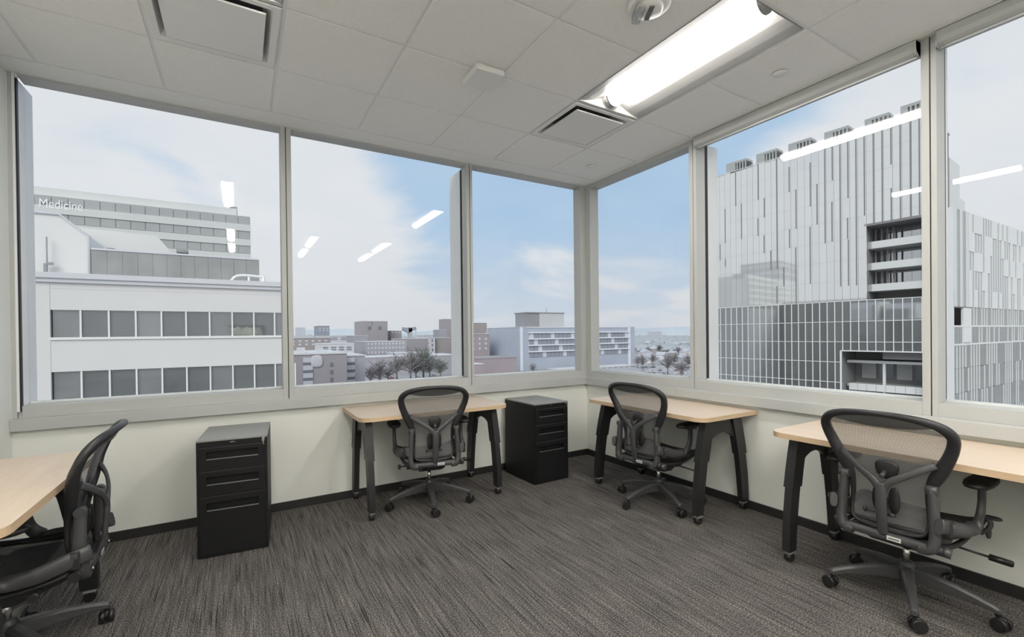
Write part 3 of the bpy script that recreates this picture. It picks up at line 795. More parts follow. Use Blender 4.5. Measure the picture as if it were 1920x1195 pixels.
M['twig'] = mat('bare_branches', (.22, .21, .22), .9, spec=.1, noise=.15, nscale=.5)
M['evergreen'] = mat('dull_evergreen', (.20, .22, .20), .9, spec=.1, noise=.2, nscale=.5)
M['glass_dark'] = mat('curtain_glass', (.15, .155, .152), .3, glossmix=.5)
M['glass_dark2'] = mat('curtain_glass_b', (.19, .195, .19), .3, glossmix=.48)
M['panel_light'] = mat('fritted_panel', (.62, .62, .595), .45, noise=.02, nscale=.15, glossmix=.45)
M['panel_light2'] = mat('fritted_panel_b', (.58, .58, .56), .45, noise=.02, nscale=.15, glossmix=.45)
M['fin_dark'] = mat('dark_facade_slot', (.20, .205, .205), .6, noise=.05)
M['mull_w'] = mat('white_mullion', (.74, .75, .74), .5, noise=.01)
M['wing_glass'] = mat('wing_glass', (.27, .275, .27), .3, noise=.15, nscale=.2, glossmix=.10)
M['panel_grey'] = mat('grey_facade_panel', (.36, .37, .365), .5, noise=.03, nscale=.3, glossmix=.08)
M['panel_white'] = mat('white_facade_panel', (.70, .71, .705), .5, noise=.02, nscale=.3)
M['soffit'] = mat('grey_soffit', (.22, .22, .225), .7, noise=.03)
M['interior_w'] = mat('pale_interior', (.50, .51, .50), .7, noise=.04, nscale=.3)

tag(MB().box(-3000, 4000, -3000, 9000, GZ - 1, GZ).obj('ground', 'ground'), 'pale winter ground of the city far below', kind=S)
# low hills on the horizon
mb = MB(); pr = []
for k in range(41):
    x = -3000 + 320 * k
    pr.append((x, GZ + 105 + 30 * math.sin(k * .7) + 22 * math.sin(k * 1.9 + 1) - abs(k - 12) * .6))
v = []; f = []
for x, z in pr: v += [(x, 6200 - x * .35, GZ), (x, 6500 - x * .35, z), (x, 7400 - x * .35, z * .9)]
for k in range(40): f += [(3 * k, 3 * k + 3, 3 * k + 4, 3 * k + 1), (3 * k + 1, 3 * k + 4, 3 * k + 5, 3 * k + 2)]
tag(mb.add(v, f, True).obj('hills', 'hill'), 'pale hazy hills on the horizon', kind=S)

# ---- white office block across the street (seen through the left window)
t = tag(empty('office_building', (0, 37.9, 0)), 'white office block with two strips of dark windows, filling the left window', 'building')
x0, x1 = -32., .22
MB().box(x0, x1, .5, 22, GZ, 5.0).obj('body', 'offglass', t)
bz = [(GZ, -11.8), (-10.0, -7.2), (-5.9 - .95, -6.85), (-5.9, -2.72), (-.88, 1.42), (3.30, 5.15)]
bz = [(GZ, -10.9), (-8.9, -6.75), (-4.85, -2.72), (-.84, 1.44), (3.31, 5.15)]
for a, b in [(GZ, -10.9), (-9.05, -6.8), (-4.95, -2.75), (-.84, 1.44), (3.31, 5.15)]:
    MB().box(x0, x1, 0, .5, a, b).obj('spandrel', 'white_stucco', t)
MB().box(x0, -14.05, -.02, .52, GZ, 5.15).obj('corner_pier', 'white_stucco', t)
MB().box(x0, x1 + .1, -.18, .6, 5.15, 5.42).box(x0, x1 + .1, -.30, .7, 5.42, 5.78).obj('cornice', 'cornice', t)
MB().box(x0, x1, -.01, .01, 4.72, 4.78).obj('reveal_line', 'cornice', t)
for zb, zt in ((-2.75, -.84), (1.44, 3.31), (-6.8, -4.95)):
    for k in range(12):
        xa = -14.0 + 1.47 * k
        if xa > x1 - .3: break
        xb = min(xa + 1.40, x1)
        MB().box(xa + .04, xb, .16, .2, zb, zt).obj('window_pane', 'offglass' if k % 3 else 'offglass2', t)
        MB().box(xa + 1.40, xa + 1.50, .02, .2, zb, zt).obj('mullion', 'mull_w', t)
    MB().box(-14.05, x1, -.10, .12, zb - .14, zb + .03).obj('window_sill', 'mull_w', t)
MB().box(x0, x1, .6, 22, 5.0, 5.3).obj('roof', 'roof_pale', t)
# roof structures of the same block
t = tag(empty('roof_penthouse', (0, 46, 5.3)), 'white rooftop penthouse with a sloping corner behind the parapet', 'building')
pts = [(-26, 0), (-13.75, 0), (-13.75, 4.4), (-15.5, 6.0), (-26, 6.0)]
MB().prism(pts, 0, 9, 'y').obj('body', 'pent', t)
MB().sweep([(-26, -.06, 6.02), (-15.5, -.06, 6.02), (-13.72, -.06, 4.42), (-13.72, -.06, 0)], .10, .12, (0, 1, 0), 6).obj('edge_trim', 'cornice', t)
t = tag(empty('antenna_mast', (-16.15, 45.6, 5.3)), 'slim antenna mast on the rooftop at the far left', 'antenna')
MB().cyl((0, 0, 0), (0, 0, 4.1), .05, seg=8).obj('mast', 'dish', t)
MB().box(-.18, .02, -.1, .1, 1.0, 2.0).box(.0, .35, -.1, .1, 1.9, 2.1).box(.0, .35, -.1, .1, .8, 1.0).obj('antenna_panel', 'dish', t)
t = tag(empty('louvre_screen', (0, 45.9, 5.3)), 'long grey louvred screen on the roof of the white block', 'screen')
for k in range(12):
    xa = -13.6 + k * 1.0
    MB().box(xa, xa + .985, 0, .25, 0, 3.35).obj('louvre_panel', 'louver', t)
MB().box(-13.6, -1.55, -.06, 6, 3.35, 3.5).obj('cap', 'cornice', t)
MB().box(-1.62, -1.55, .0, 6, 0, 3.35).box(-13.6, -1.62, 5.9, 6, 0, 3.35).obj('back_panel', 'louver', t)
t = tag(empty('roof_shed', (0, 56, 5.3)), 'broad white rooftop shed with a sloping end behind the louvred screen', 'building')
MB().prism([(-30, 0), (-8.7, 0), (-8.7, 4.3), (-10.5, 6.7), (-30, 7.4)], 0, 8, 'y').obj('body', 'pent', t)
MB().box(-15.6, -13.9, -.12, .05, 4.9, 5.1).obj('vent_slot', 'louver', t)
MB().box(-8.6, -8.0, .5, 1.1, 0, 5.2).box(-8.9, -7.9, .3, 1.3, 5.2, 5.5).obj('vent_stack', 'louver', t)
t = tag(empty('roof_pipes', (-3.7, 41.2, 5.4)), 'bright white pipe bends standing on the parapet roof', 'pipe')
MB().sweep(catmull([(-2.2, 0, .3), (-1.4, 0, .55), (0, 0, .5), (.9, 0, .2)], 5), .12, .12, (0, 1, 0), 8).obj('low_pipe', 'pipe', t)
MB().sweep(catmull([(-.2, 0, .5), (.2, 0, 1.05), (.8, 0, 1.2), (1.9, 0, 1.15), (2.35, 0, 1.1)], 5), .11, .11, (0, 1, 0), 8).obj('high_pipe', 'pipe', t)
MB().cyl((2.3, 0, 0), (2.3, 0, 1.2), .13, seg=8).cyl((1.2, 0, 0), (1.2, 0, 1.1), .09, seg=8).obj('riser', 'pipe', t)

# ---- banded building with the sign
t = tag(empty('hospital_tower', (0, 98, 0)), 'long pale building with grey glass bands and a white rooftop sign', 'building')
xa, xb = -60, -1.1
MB().box(xa, xb, .3, 40, GZ, 24.5).obj('body', 'band_light', t)
MB().box(xa, -3.3, 1.5, 30, 24.5, 26.2).obj('penthouse', 'band_light', t)
MB().box(-4.5, -3.2, 3, 8, 24.4, 26.9).obj('stair_head', 'louver', t)
zt = 24.6; lv = [(22.0, 24.6), (17.9, 20.1), (14.0, 16.1), (9.8, 12.0), (5.6, 7.8)]
lv = [(23.0, 24.6), (20.3, 21.75), (17.5, 18.95), (14.7, 16.15), (11.9, 13.35)]
for a, b in lv:
    MB().box(xa, xb + .05, .0, .3, b if b < 24 else 24.6, b + 1.25).obj('spandrel_band', 'band_light', t) if b < 24 else None
    for k in range(16):
        x_ = -33.1 + 2 * k
        MB().box(x_ + .05, x_ + 1.95, .14, .3, a, b).obj('window_pane', 'band_dark', t)
def letters(txt, size, ext, loc, rot, name, m, parent, sx=1.):
    c = bpy.data.curves.new(name, 'FONT'); c.body = txt; c.size = size; c.extrude = ext; c.align_x = 'LEFT'
    o = bpy.data.objects.new(name, c); COL.objects.link(o)
    dg = bpy.context.evaluated_depsgraph_get(); me = bpy.data.meshes.new_from_object(o.evaluated_get(dg))
    bpy.data.objects.remove(o); me.materials.clear(); me.materials.append(M[m])
    q = bpy.data.objects.new(name, me); COL.objects.link(q); q.parent = parent; q.location = loc; q.rotation_euler = rot; q.scale = (sx, 1, 1)
    return q
letters('n Medicine', 2.1, .08, (-31.7, .05, 22.55), (R(90), 0, 0), 'sign_letters', 'sign', t, .70)
tt = tag(empty('office_building', (-62, 108, 0)), 'grey slab tower left of the view, seen only as a reflection in the glass tower', 'building')
MB().box(-26, 0, 0, 20, GZ, 39).obj('walls', 'brick_grey', tt)
for q in range(9): MB().box(-26.1, .12, -.12, 20.1, 4 + 4 * q, 5.6 + 4 * q).obj('spandrel_band', 'concrete_pale', tt)
tag(MB().box(-62, -34.5, 40, 97, GZ, 15).obj('brick_block', 'brick_brown'), 'plain block left of the banded building, seen only in reflections', 'building')

# ---- glass tower seen through the right windows
P0 = (95.173, 65.379)
t = tag(empty('glass_tower', (P0[0], P0[1], 0), R(4.626)), 'tall pale glass tower with dark vertical slots and a recessed terrace', 'building')
PW = 1.31; S1 = 4.2                            # column pitch; far end of the facade
rows = [38.5, 34.6, 30.7, 26.8, 22.8, 18.9, 14.9, 11.0, 7.05, 3.1, -.8, -4.75, -8.7, -12.7]
ycols = [-.85 - PW * k for k in range(-4, 31)]  # column joints
ytop = -38.4
MB().box(.35, 14.6, ytop + .2, S1, 21.5, 38.2).box(6.2, 14.6, ytop + .2, S1, -2.4, 21.5).box(.35, 6.2, -29.3, S1, -2.4, 21.5).box(.35, 6.2, ytop, -29.3, -2.4, 6.9).box(8, 30, -41, S1, GZ, -2.4).box(.35, 8, -25.3, S1, GZ, -2.4).obj('core', 'soffit', t)
MB().box(14.6, 22.3, -38.3, S1, 0, 34.0).obj('rear_step', 'panel_light2', t)
MB().box(22.3, 26.6, -38.3, S1, 0, 27.5).obj('rear_step', 'panel_light', t)
MB().box(.0, 14.8, ytop, S1, 38.2, 38.6).obj('roof', 'panel_light2', t)
# light upper panels: one strip per column and band of storeys; glass panes below
def glass_row(z): return z < 7.2
random.seed(11)
for a, b in zip(ycols[1:], ycols[:-1]):
    ym = (a + b) / 2
    if a < ytop - .9: continue
    a_ = max(a, ytop)
    segs = [(22.8, 38.5), (7.05, 22.8)]
    if ym < -29.3: segs = [(21.2, 38.5)]
    for z0, z1 in segs:
        boxpart('wall_panel', t, 'panel_light' if random.random() < .6 else 'panel_light2', 0, .3, a_ + .02, b - .02, z0, z1)
    for z1, z0 in zip(rows[:-1], rows[1:]):
        if z1 > 7.1: continue
        if ym < -25.4:
            if z1 < -.7: continue
            if z0 < -.7 and False: continue
        boxpart('glass_pane', t, 'glass_dark' if random.random() < .6 else 'glass_dark2', .05, .2, a_ + .03, b - .03, z0 + .06, z1 - .06)
    if ym < -25.4: boxpart('glass_pane', t, 'glass_dark', .05, .2, a_ + .03, b - .03, -2.45, -.86)
    boxpart('mullion', t, 'mull_w', -.10, .2, b - .045, b + .045, -2.5 if ym < -25.4 else -20, 7.05)
for z in (7.05, 3.1, -.8, -4.75, -8.7, -12.7):
    lo = -40.4 if z > -2 else -25.4
    boxpart('transom', t, 'mull_w', -.06, .2, lo, S1, z - .055, z + .055)
boxpart('transom', t, 'mull_w', -.12, .3, -40.4, -25.4, -2.62, -2.42)
boxpart('edge_frame', t, 'mull_w', -.12, .3, -25.55, -25.3, -25, -2.45)
# thin joints between storeys of the light part
for z in rows[:8]:
    if z > 38: continue
    lo = ytop if z > 21 else -29.3
    boxpart('storey_joint', t, 'panel_grey', -.004, .1, lo, S1, z - .02, z + .02)
slots = [(-2.2, 30.3, 22.3), (-0.9, 22.2, 18.4), (-2.2, 18.6, 16.8), (-4.8, 38.1, 30.4), (-6.1, 30.6, 22.6), (-9.9, 38.5, 30.6), (-9.8, 26.5, 22.6), (-11.2, 30.6, 26.4), (-11.1, 22.5, 18.6), (-12.5, 18.9, 14.8), (-13.8, 38.4, 14.8), (-13.7, 11.1, 7.4), (-15.1, 15.0, 11.0), (-16.3, 35.9, 30.7), (-16.3, 22.8, 18.9), (-17.6, 30.8, 22.7), (-17.5, 18.8, 6.8), (-20.3, 35.6, 26.7), (-20.2, 22.6, 11.0), (-21.5, 30.9, 22.8), (-22.9, 38.3, 18.8), (-24.2, 38.3, 30.9), (-24.1, 26.7, 18.9), (-25.5, 38.3, 10.0), (-26.8, 38.3, 26.8), (-26.7, 23.0, 19.0), (-26.8, 18.8, 10.0), (-28.1, 38.3, 9.9), (-29.4, 38.3, 22.9), (-30.8, 38.3, 21.2), (-32.1, 38.3, 21.2), (-33.4, 38.3, 31.2), (-33.4, 26.9, 21.2), (-34.7, 38.3, 21.2), (-36.1, 38.3, 21.3), (-37.3, 38.3, 21.3)]
for y, z1, z0 in slots:
    boxpart('vertical_slot', t, 'fin_dark', -.07, .05, y - .085, y + .085, z0, z1)
# rooftop boxes
for y0, y1 in ((-2.2, -7.0), (-9.2, -13.6), (-15.9, -20.2), (-22.6, -26.7), (-29.3, -33.0), (-34.6, -38.2)):
    h = 40.9 if y0 > -30 else 41.2
    bx = MB().box(.6, 3.6, y1 + 2.6, y0, 38.6, h).box(.6, 3.4, y1, y1 + 2.6, h - .5, h).box(3.2, 3.6, y1, y1 + 2.6, 38.6, h - .5)
    for q in range(4): bx.box(.6, .75, y1 + .1 + q * .65, y1 + .35 + q * .65, 38.6, h - .5)
    bx.obj('rooftop_box', 'panel_grey', t)
# terrace recess
for z in (9.0, 13.0, 17.0):
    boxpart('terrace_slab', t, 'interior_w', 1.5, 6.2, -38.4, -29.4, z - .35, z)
    boxpart('balustrade', t, 'panel_light2', 1.4, 1.5, -38.4, -29.4, z - .3, z + 1.0)
    for q in range(6): boxpart('recess_pane', t, 'glass_dark', 6.0, 6.2, -30.9 - 1.3 * q + .04, -29.6 - 1.3 * q, z + .05, z + 3.5)
    for q in range(4): boxpart('column', t, 'soffit', 3.4, 3.7, -30.2 - .9 * q, -29.95 - .9 * q, z, z + 3.5)
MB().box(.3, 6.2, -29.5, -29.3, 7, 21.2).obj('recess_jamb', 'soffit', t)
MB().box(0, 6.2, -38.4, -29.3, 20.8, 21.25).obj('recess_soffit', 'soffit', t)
# sheltered base under the overhang
for z, nm in ((-4.4, 'interior_w'), (-9.0, 'interior_w')):
    boxpart('base_slab', t, nm, 2.6, 8, -41, -25.6, z - .5, z)
for q in range(10): boxpart('parapet_panel', t, 'panel_white', 2.4, 2.6, -40.4 + 1.45 * q, -39.0 + 1.45 * q, -10.2, -8.9)
for q in range(5): boxpart('base_window', t, 'glass_dark' if q % 2 else 'interior_w', 7.8, 8.0, -39.9 + 2.8 * q, -37.6 + 2.8 * q, -8.2, -5.2)
boxpart('base_column', t, 'panel_white', 2.8, 3.2, -31.6, -31.2, -25, -4.6)
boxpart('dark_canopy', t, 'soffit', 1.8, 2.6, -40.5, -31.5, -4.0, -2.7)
# near wing
t = tag(empty('tower_wing', (P0[0], P0[1], 0), R(4.626)), 'lower tower wing with staggered white and grey upright panels at the right edge', 'building')
MB().box(-.0, .3, -41.55, -38.4, 5.3, 21.7).box(-.0, .3, -41.55, -40.4, GZ, 5.3).obj('end_wall', 'panel_white', t)
MB().box(.3, 40, -41.2, -38.5, 5.4, 21.5).box(8.2, 40, -41.2, -38.5, GZ, 5.4).box(.3, 8.2, -39.9, -38.5, GZ, 5.4).obj('core', 'soffit', t)
wing = empty('facade', (.0, -41.55, 0), R(-4.9)); wing.parent = t
# facade pieces are parts of the wing, placed along its slightly turned front
wa = R(-4.9)
def wp(nm, m, u0, u1, d0, d1, z0, z1):
    d = (round(u1 - u0, 3), round(d1 - d0, 3), round(z1 - z0, 3), m)
    if d not in BOXC: BOXC[d] = MB().box(-d[0] / 2, d[0] / 2, -d[1] / 2, d[1] / 2, -d[2] / 2, d[2] / 2).mesh(nm, M[m])
    o = bpy.data.objects.new(nm, BOXC[d]); COL.objects.link(o); o.parent = t
    u, w_ = (u0 + u1) / 2, (d0 + d1) / 2
    o.location = (u * math.cos(wa) - w_ * math.sin(wa), -41.55 + u * math.sin(wa) + w_ * math.cos(wa), (z0 + z1) / 2); o.rotation_euler[2] = wa
bpy.data.objects.remove(wing)
random.seed(5)
nc = 29; pw = 39.5 / nc
levels = [21.6, 18.3, 14.9, 11.6, 8.3, 5.2, 1.9, -1.2, -5.2, -9.4, -14, -20]
for c in range(nc):
    u = c * pw
    for r in range(len(levels) - 1):
        z1, z0 = levels[r], levels[r + 1]
        off = .9 * ((c // 3) % 2) if r else 0
        if r < 5:
            if c < 5 and r < 5:
                wp('facade_panel', 'panel_grey' if c % 2 else 'panel_light2', u, u + pw * .96, 0 if c % 2 else -.08, .3, z0, z1)
            else:
                p = random.random() < .52
                wp('facade_panel', 'panel_white' if p else 'panel_light2', u, u + pw * (.98 if p else .6), -.12 if p else -.02, .3, z0, z1)
                if not p: wp('grey_panel', 'panel_grey', u + pw * .6, u + pw * .98, .02, .3, z0, z1)
        else:
            if c < 6 and r == 5: continue
            wp('glass_pane', 'wing_glass', u + .1, u + pw, .04, .3, z0 + .05, z1 - .05)
            if random.random() < .6: wp('upright', 'panel_white', u - .10, u + .14, -.03, .3, z0, z1)
for z in (1.9, -1.2): wp('band', 'panel_white', 0, 39.5, -.06, .2, z - .15, z + .15)
wp('notch_soffit', 'soffit', 0, 8.2, -.05, 2.0, 5.05, 5.25)
wp('notch_wall', 'panel_white', 4.4, 8.2, -.02, .3, -.9, 5.05)
wp('notch_window', 'glass_dark', .3, 4.3, 1.2, 1.4, -.9, 5.05)
t = tag(MB().prism([(0, 0), (46, 0), (46, 14), (0, 14)], -.4, 0).obj('low_roof', 'roof_pale'), 'low white roof slab at the bottom right beyond the glass wing', 'roof')
t.location = (98, 2, -14.0); t.rotation_euler[2] = R(3)

# ---- the town between the two near buildings
def block(label, name, l, r, top, Y, depth, m, zbase=GZ, win=None, roof='roof_pale', wm='window_grey', extra=None):
    """a building whose front is at distance Y; win = rows of (z-fraction top, z-fraction bottom, count, fill)"""
    a = at(l, 640, Y=Y); b = at(r, 640, Y=Y); z = at((l + r) / 2, top, Y=Y).z
    t = tag(empty(name, (a.x, Y, zbase)), label, 'building')
    wd = b.x - a.x; h = z - zbase
    MB().box(0, wd, 0, depth, 0, h).obj('walls', m, t)
    MB().box(-.3, wd + .3, -.3, depth + .3, h, h + max(.5, h * .012)).obj('roof', roof, t)
    if win:
        for (ft, fb, n, fill, xa, xb) in win:
            for k in range(n):
                p = (xb - xa) / n
                boxpart('window', t, wm, wd * (xa + p * (k + .5 - fill / 2)), wd * (xa + p * (k + .5 + fill / 2)), -.25, .2, h * fb, h * ft)
    return t, wd, h
def grid(rows_, top, bot, n, fill, xa=.04, xb=.96, vf=.5):
    p = (top - bot) / rows_
    return [(top - p * k, top - p * (k + vf), n, fill, xa, xb) for k in range(rows_)]
# far skyline
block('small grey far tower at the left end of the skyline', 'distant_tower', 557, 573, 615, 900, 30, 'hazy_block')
block('dark blue-grey block with a roof crane frame on the left skyline', 'distant_tower', 596, 618, 612, 760, 40, 'blue_grey', win=grid(2, .95, .80, 3, .5), roof='blue_grey', wm='hazy_block')
block('long white-striped building on the left skyline', 'office_building', 600, 700, 630, 620, 40, 'concrete_pale', win=grid(2, .95, .80, 3, .8), wm='blue_grey')
block('long brown hall behind the parking garage', 'brick_building', 540, 620, 634, 460, 50, 'brick_brown', win=grid(2, .93, .72, 6, .4), wm='window_pale')
block('pale low building right of the brown hall', 'office_building', 600, 664, 645, 400, 30, 'concrete_pale', win=grid(2, .9, .75, 4, .6))
block('tall square brick tower rising over the middle of the town', 'brick_tower', 678, 727, 603, 520, 36, 'brick_mauve', win=[(.985, .90, 1, .16, .32, .48), (.88, .80, 2, .3, .1, .9)])
block('brick wing left of the tall brick tower', 'brick_building', 661, 690, 630, 470, 30, 'brick_grey')
block('small mauve block right of the tall brick tower', 'brick_building', 733, 753, 621, 540, 26, 'brick_mauve', win=grid(1, .97, .9, 3, .5), wm='window_pale')
block('pale brick building with four rows of small windows below the tall tower', 'brick_building', 684, 762, 641, 420, 40, 'brick_grey', win=grid(4, .97, .35, 11, .45), wm='window_pale')
block('long plain brick building with a white stair strip', 'brick_building', 755, 806, 636, 450, 40, 'brick_mauve')
t_, wd, h = block('white stair strip with small openings on the long brick building', 'stair_tower', 805, 816, 634, 446, 20, 'concrete_pale', win=grid(3, .95, .45, 1, .35, .2, .8))
block('brown brick wing right of the white stair strip', 'brick_building', 817, 843, 634, 450, 40, 'brick_brown')
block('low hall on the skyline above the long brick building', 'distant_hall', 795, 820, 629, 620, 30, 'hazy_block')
block('slim brown tower beside the exterior fin', 'brick_tower', 834, 860, 599, 560, 20, 'brick_mauve')
block('short grey block beside the slim brown tower', 'brick_building', 824, 838, 619, 510, 20, 'brick_grey')
# rooftop mechanical frame
o_ = at(770, 636, Y=480); z_ = at(770, 614, Y=480).z
t = tag(empty('rooftop_frame', (o_.x, 480, o_.z)), 'rooftop steel frame with a slanting head on the skyline', 'rooftop equipment')
hh = z_ - o_.z
MB().box(-2, 2, 0, 4, -8, hh).obj('post', 'brick_grey', t)
MB().prism([(-8, hh), (-8, hh - 3.5), (-2, hh - 6), (7, hh - 2), (6, hh + .5), (0, hh - 1)], 0, 5, 'y').obj('head', 'blue_grey', t)
MB().box(5.5, 6.5, 0, 1, -8, hh - 2).obj('leg', 'hazy_block', t)
# parking garage in front left
t_, wd, h = block('mauve parking garage with stacked louvred openings', 'parking_garage', 540, 650, 665, 190, 45, 'brick_mauve', win=None)
for k in range(6):
    for (xa, xb) in ((.24, .40),):
        boxpart('opening', t_, 'window_grey', wd * xa, wd * xb, -.3, .2, h - 3.0 - 3.0 * k - 1.0, h - 3.0 - 3.0 * k)
        boxpart('parapet', t_, 'concrete_pale', wd * xa, wd * xb, -.4, .2, h - 3.0 - 3.0 * k, h - 1.1 - 3.0 * k)
    boxpart('small_window', t_, 'window_grey', wd * .70, wd * .745, -.3, .2, h - 4.8 - 3 * k, h - 3.4 - 3 * k)
MB().ellipsoid((wd * .47, -.3, h - 2.6), 2.2, .3, 2.4, .7, 12, 8).obj('wall_emblem', 'concrete_pale', t_)
MB().box(wd * .2, wd * .32, 8, 14, h, h + 2.6).box(wd * .55, wd * .66, 8, 14, h, h + 1.6).obj('roof_shelter', 'roof_pale', t_)
t_, wd, h = block('narrow grey wing with dark openings at the right of the garage', 'parking_garage', 650, 684, 668, 200, 40, 'brick_grey')
for k in range(6):
    boxpart('opening', t_, 'window_grey', 0, wd * .42, -.3, .2, h - 2.6 - 3.1 * k - 1.0, h - 2.6 - 3.1 * k)
    boxpart('parapet', t_, 'concrete_pale', 0, wd * .42, -.4, .2, h - 2.6 - 3.1 * k, h - .7 - 3.1 * k)
block('low grey flat building behind the bare trees, white roof', 'warehouse', 684, 765, 670, 365, 30, 'brick_grey')
block('low building with a white roof edge beside the exterior fin', 'warehouse', 808, 862, 667, 360, 40, 'brick_grey')
block('wide low hall with snowy roof behind the trees', 'warehouse', 735, 812, 662, 396, 18, 'concrete_pale')
# third window
block('brown block with a rounded cap at the left of the third window', 'brick_tower', 888, 913, 606, 520, 30, 'brick_brown')
block('dark brick hall with small roof vents in the third window', 'brick_building', 880, 918, 627, 360, 40, 'brick_rose', win=grid(3, .9, .5, 3, .3), wm='window_pale')
block('rose brick hall with pale corner strips', 'brick_building', 918, 945, 629, 396, 40, 'brick_rose', win=[(.95, .4, 1, .8, .35, .62)], wm='window_pale')
block('rose brick hall beside the hospital', 'brick_building', 945, 976, 625, 396, 40, 'brick_mauve', win=[(.95, .4, 1, .8, .45, .75)], wm='window_pale')
block('flat brick roof low in the third window', 'warehouse', 896, 968, 672, 300, 30, 'brick_rose', roof='brick_mauve')
block('low red-roofed sheds at the lower left of the third window', 'warehouse', 880, 906, 684, 268, 24, 'brick_rose')
# wide hospital seen across the room corner
t_, wd, h = block('wide blue-grey hospital with white floor bands, spanning the room corner', 'hospital', 975, 1190, 614, 330, 60, 'hospital_panel')
for k in range(4):
    zb = h * (.862 - .148 * k)
    nb = 26
    for q in range(nb):
        p = wd * .86 / nb
        boxpart('window', t_, 'hospital_glass' if (q * 7 + k * 3) % 5 else 'window_pale', wd * .07 + p * (q + .04), wd * .07 + p * (q + .96), -.4, .2, zb - h * .118, zb)
    boxpart('floor_band', t_, 'hospital_slab', wd * .06, wd * .94, -1.4, .2, zb, zb + h * .03)
boxpart('fascia_panel', t_, 'hospital_slab', wd * .05, wd * .95, -.5, .2, h * .99, h)
boxpart('side_frame', t_, 'hospital_slab', 0, wd * .02, -.6, .2, 0, h)
boxpart('side_frame', t_, 'hospital_slab', wd * .93, wd * .955, -.6, .2, 0, h)
t_, wd, h = block('two-tone mechanical box on the hospital roof', 'penthouse', 1012, 1058, 588, 340, 22, 'mech_light', zbase=at(1080, 614, Y=330).z + .49)
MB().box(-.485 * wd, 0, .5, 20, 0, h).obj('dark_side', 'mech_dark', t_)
MB().box(-.5 * wd, wd + .5, -.4, 22, h, h + .9).obj('roof_cap', 'mech_dark', t_)
MB().cyl((wd * .35, 3, h), (wd * .35, 3, h + 5), .25, seg=6).obj('mast', 'mech_dark', t_)
block('low white podium in front of the hospital', 'office_building', 1050, 1195, 690, 300, 18, 'concrete_pale', win=grid(1, .7, .2, 12, .5))
# right of the hospital: houses and roofs getting smaller towards the hills
random.seed(21)
def house(x, y, w_, d_, h_, m, rz, lab):
    t = tag(empty('house', (x, y, GZ), rz), lab, 'house', 'small houses between the trees far off')
    MB().box(-w_ / 2, w_ / 2, -d_ / 2, d_ / 2, 0, h_).obj('walls', m, t)
    MB().prism([(-w_ / 2 - .5, h_), (w_ / 2 + .5, h_), (0, h_ + w_ * .22)], -d_ / 2 - .4, d_ / 2 + .4, 'y').obj('roof', 'hazy_block', t)
hk = 0
HL = ['leftmost far house, at the left end of the middle window', 'far house just right of the leftmost one in the middle window', 'far house above the garage wing in the middle window', 'far house low on the skyline of the third window'] + \
     ['far house beyond the hospital, %s from the left' % q for q in ('first', 'second', 'third', 'fourth', 'fifth', 'sixth', 'seventh', 'eighth', 'ninth', 'tenth', 'eleventh', 'twelfth', 'thirteenth', 'fourteenth', 'fifteenth', 'sixteenth', 'seventeenth')]
for px, py in sorted([(1203, 652), (1217, 644), (1232, 641), (1246, 652), (1262, 664), (1277, 654), (1286, 646), (1210, 664), (1228, 656), (1252, 643), (1270, 645), (1288, 662), (1240, 668), (1222, 672), (1206, 675), (1281, 672), (560, 648), (580, 641), (700, 634), (905, 642)]):
    p = at(px, py + 6, Z=GZ)
    sc = max(.8, p.y / 620)
    house(p.x, p.y, random.uniform(12, 22) * sc, random.uniform(9, 12) * sc, random.uniform(5, 9) * sc, random.choice(['concrete_pale', 'brick_grey', 'roof_pale', 'hazy_block', 'brick_rose']), random.uniform(-.6, .6), HL[hk]); hk += 1
# low long halls
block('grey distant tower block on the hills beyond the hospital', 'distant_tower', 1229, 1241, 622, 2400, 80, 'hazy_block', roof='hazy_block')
block('broad pale hall beyond the car park', 'distant_hall', 1240, 1262, 655, 620, 60, 'brick_rose')

# trees: trunk and a crown of twigs
def tree(x, y, h_, m, lab, seed, z=GZ, dense=60):
    rnd = random.Random(seed)
    t = tag(empty('tree', (x, y, z)), lab, 'tree', 'bare and evergreen trees of the town')
    MB().cyl((0, 0, 0), (0, 0, h_ * .5), h_ * .03, h_ * .015, seg=6).obj('trunk', m, t)
    mb = MB()
    for k in range(dense):
        a = rnd.uniform(0, 2 * PI); el = rnd.uniform(.15, 1.45); ln = h_ * rnd.uniform(.28, .52)
        s = Vector((0, 0, h_ * rnd.uniform(.25, .5)))
        e = s + Vector((math.cos(a) * math.cos(el), math.sin(a) * math.cos(el), math.sin(el))) * ln
        mb.cyl(s, e, h_ * .014, h_ * .006, seg=3, smooth=False)
        for q in range(2):
            mid = s.lerp(e, rnd.uniform(.5, .9)); e2 = mid + Vector((rnd.uniform(-1, 1), rnd.uniform(-1, 1), rnd.uniform(.1, 1))) * h_ * .14
            mb.cyl(mid, e2, h_ * .009, h_ * .004, seg=3, smooth=False)
    o = mb.obj('crown', m, t); o['kind'] = 'stuff'
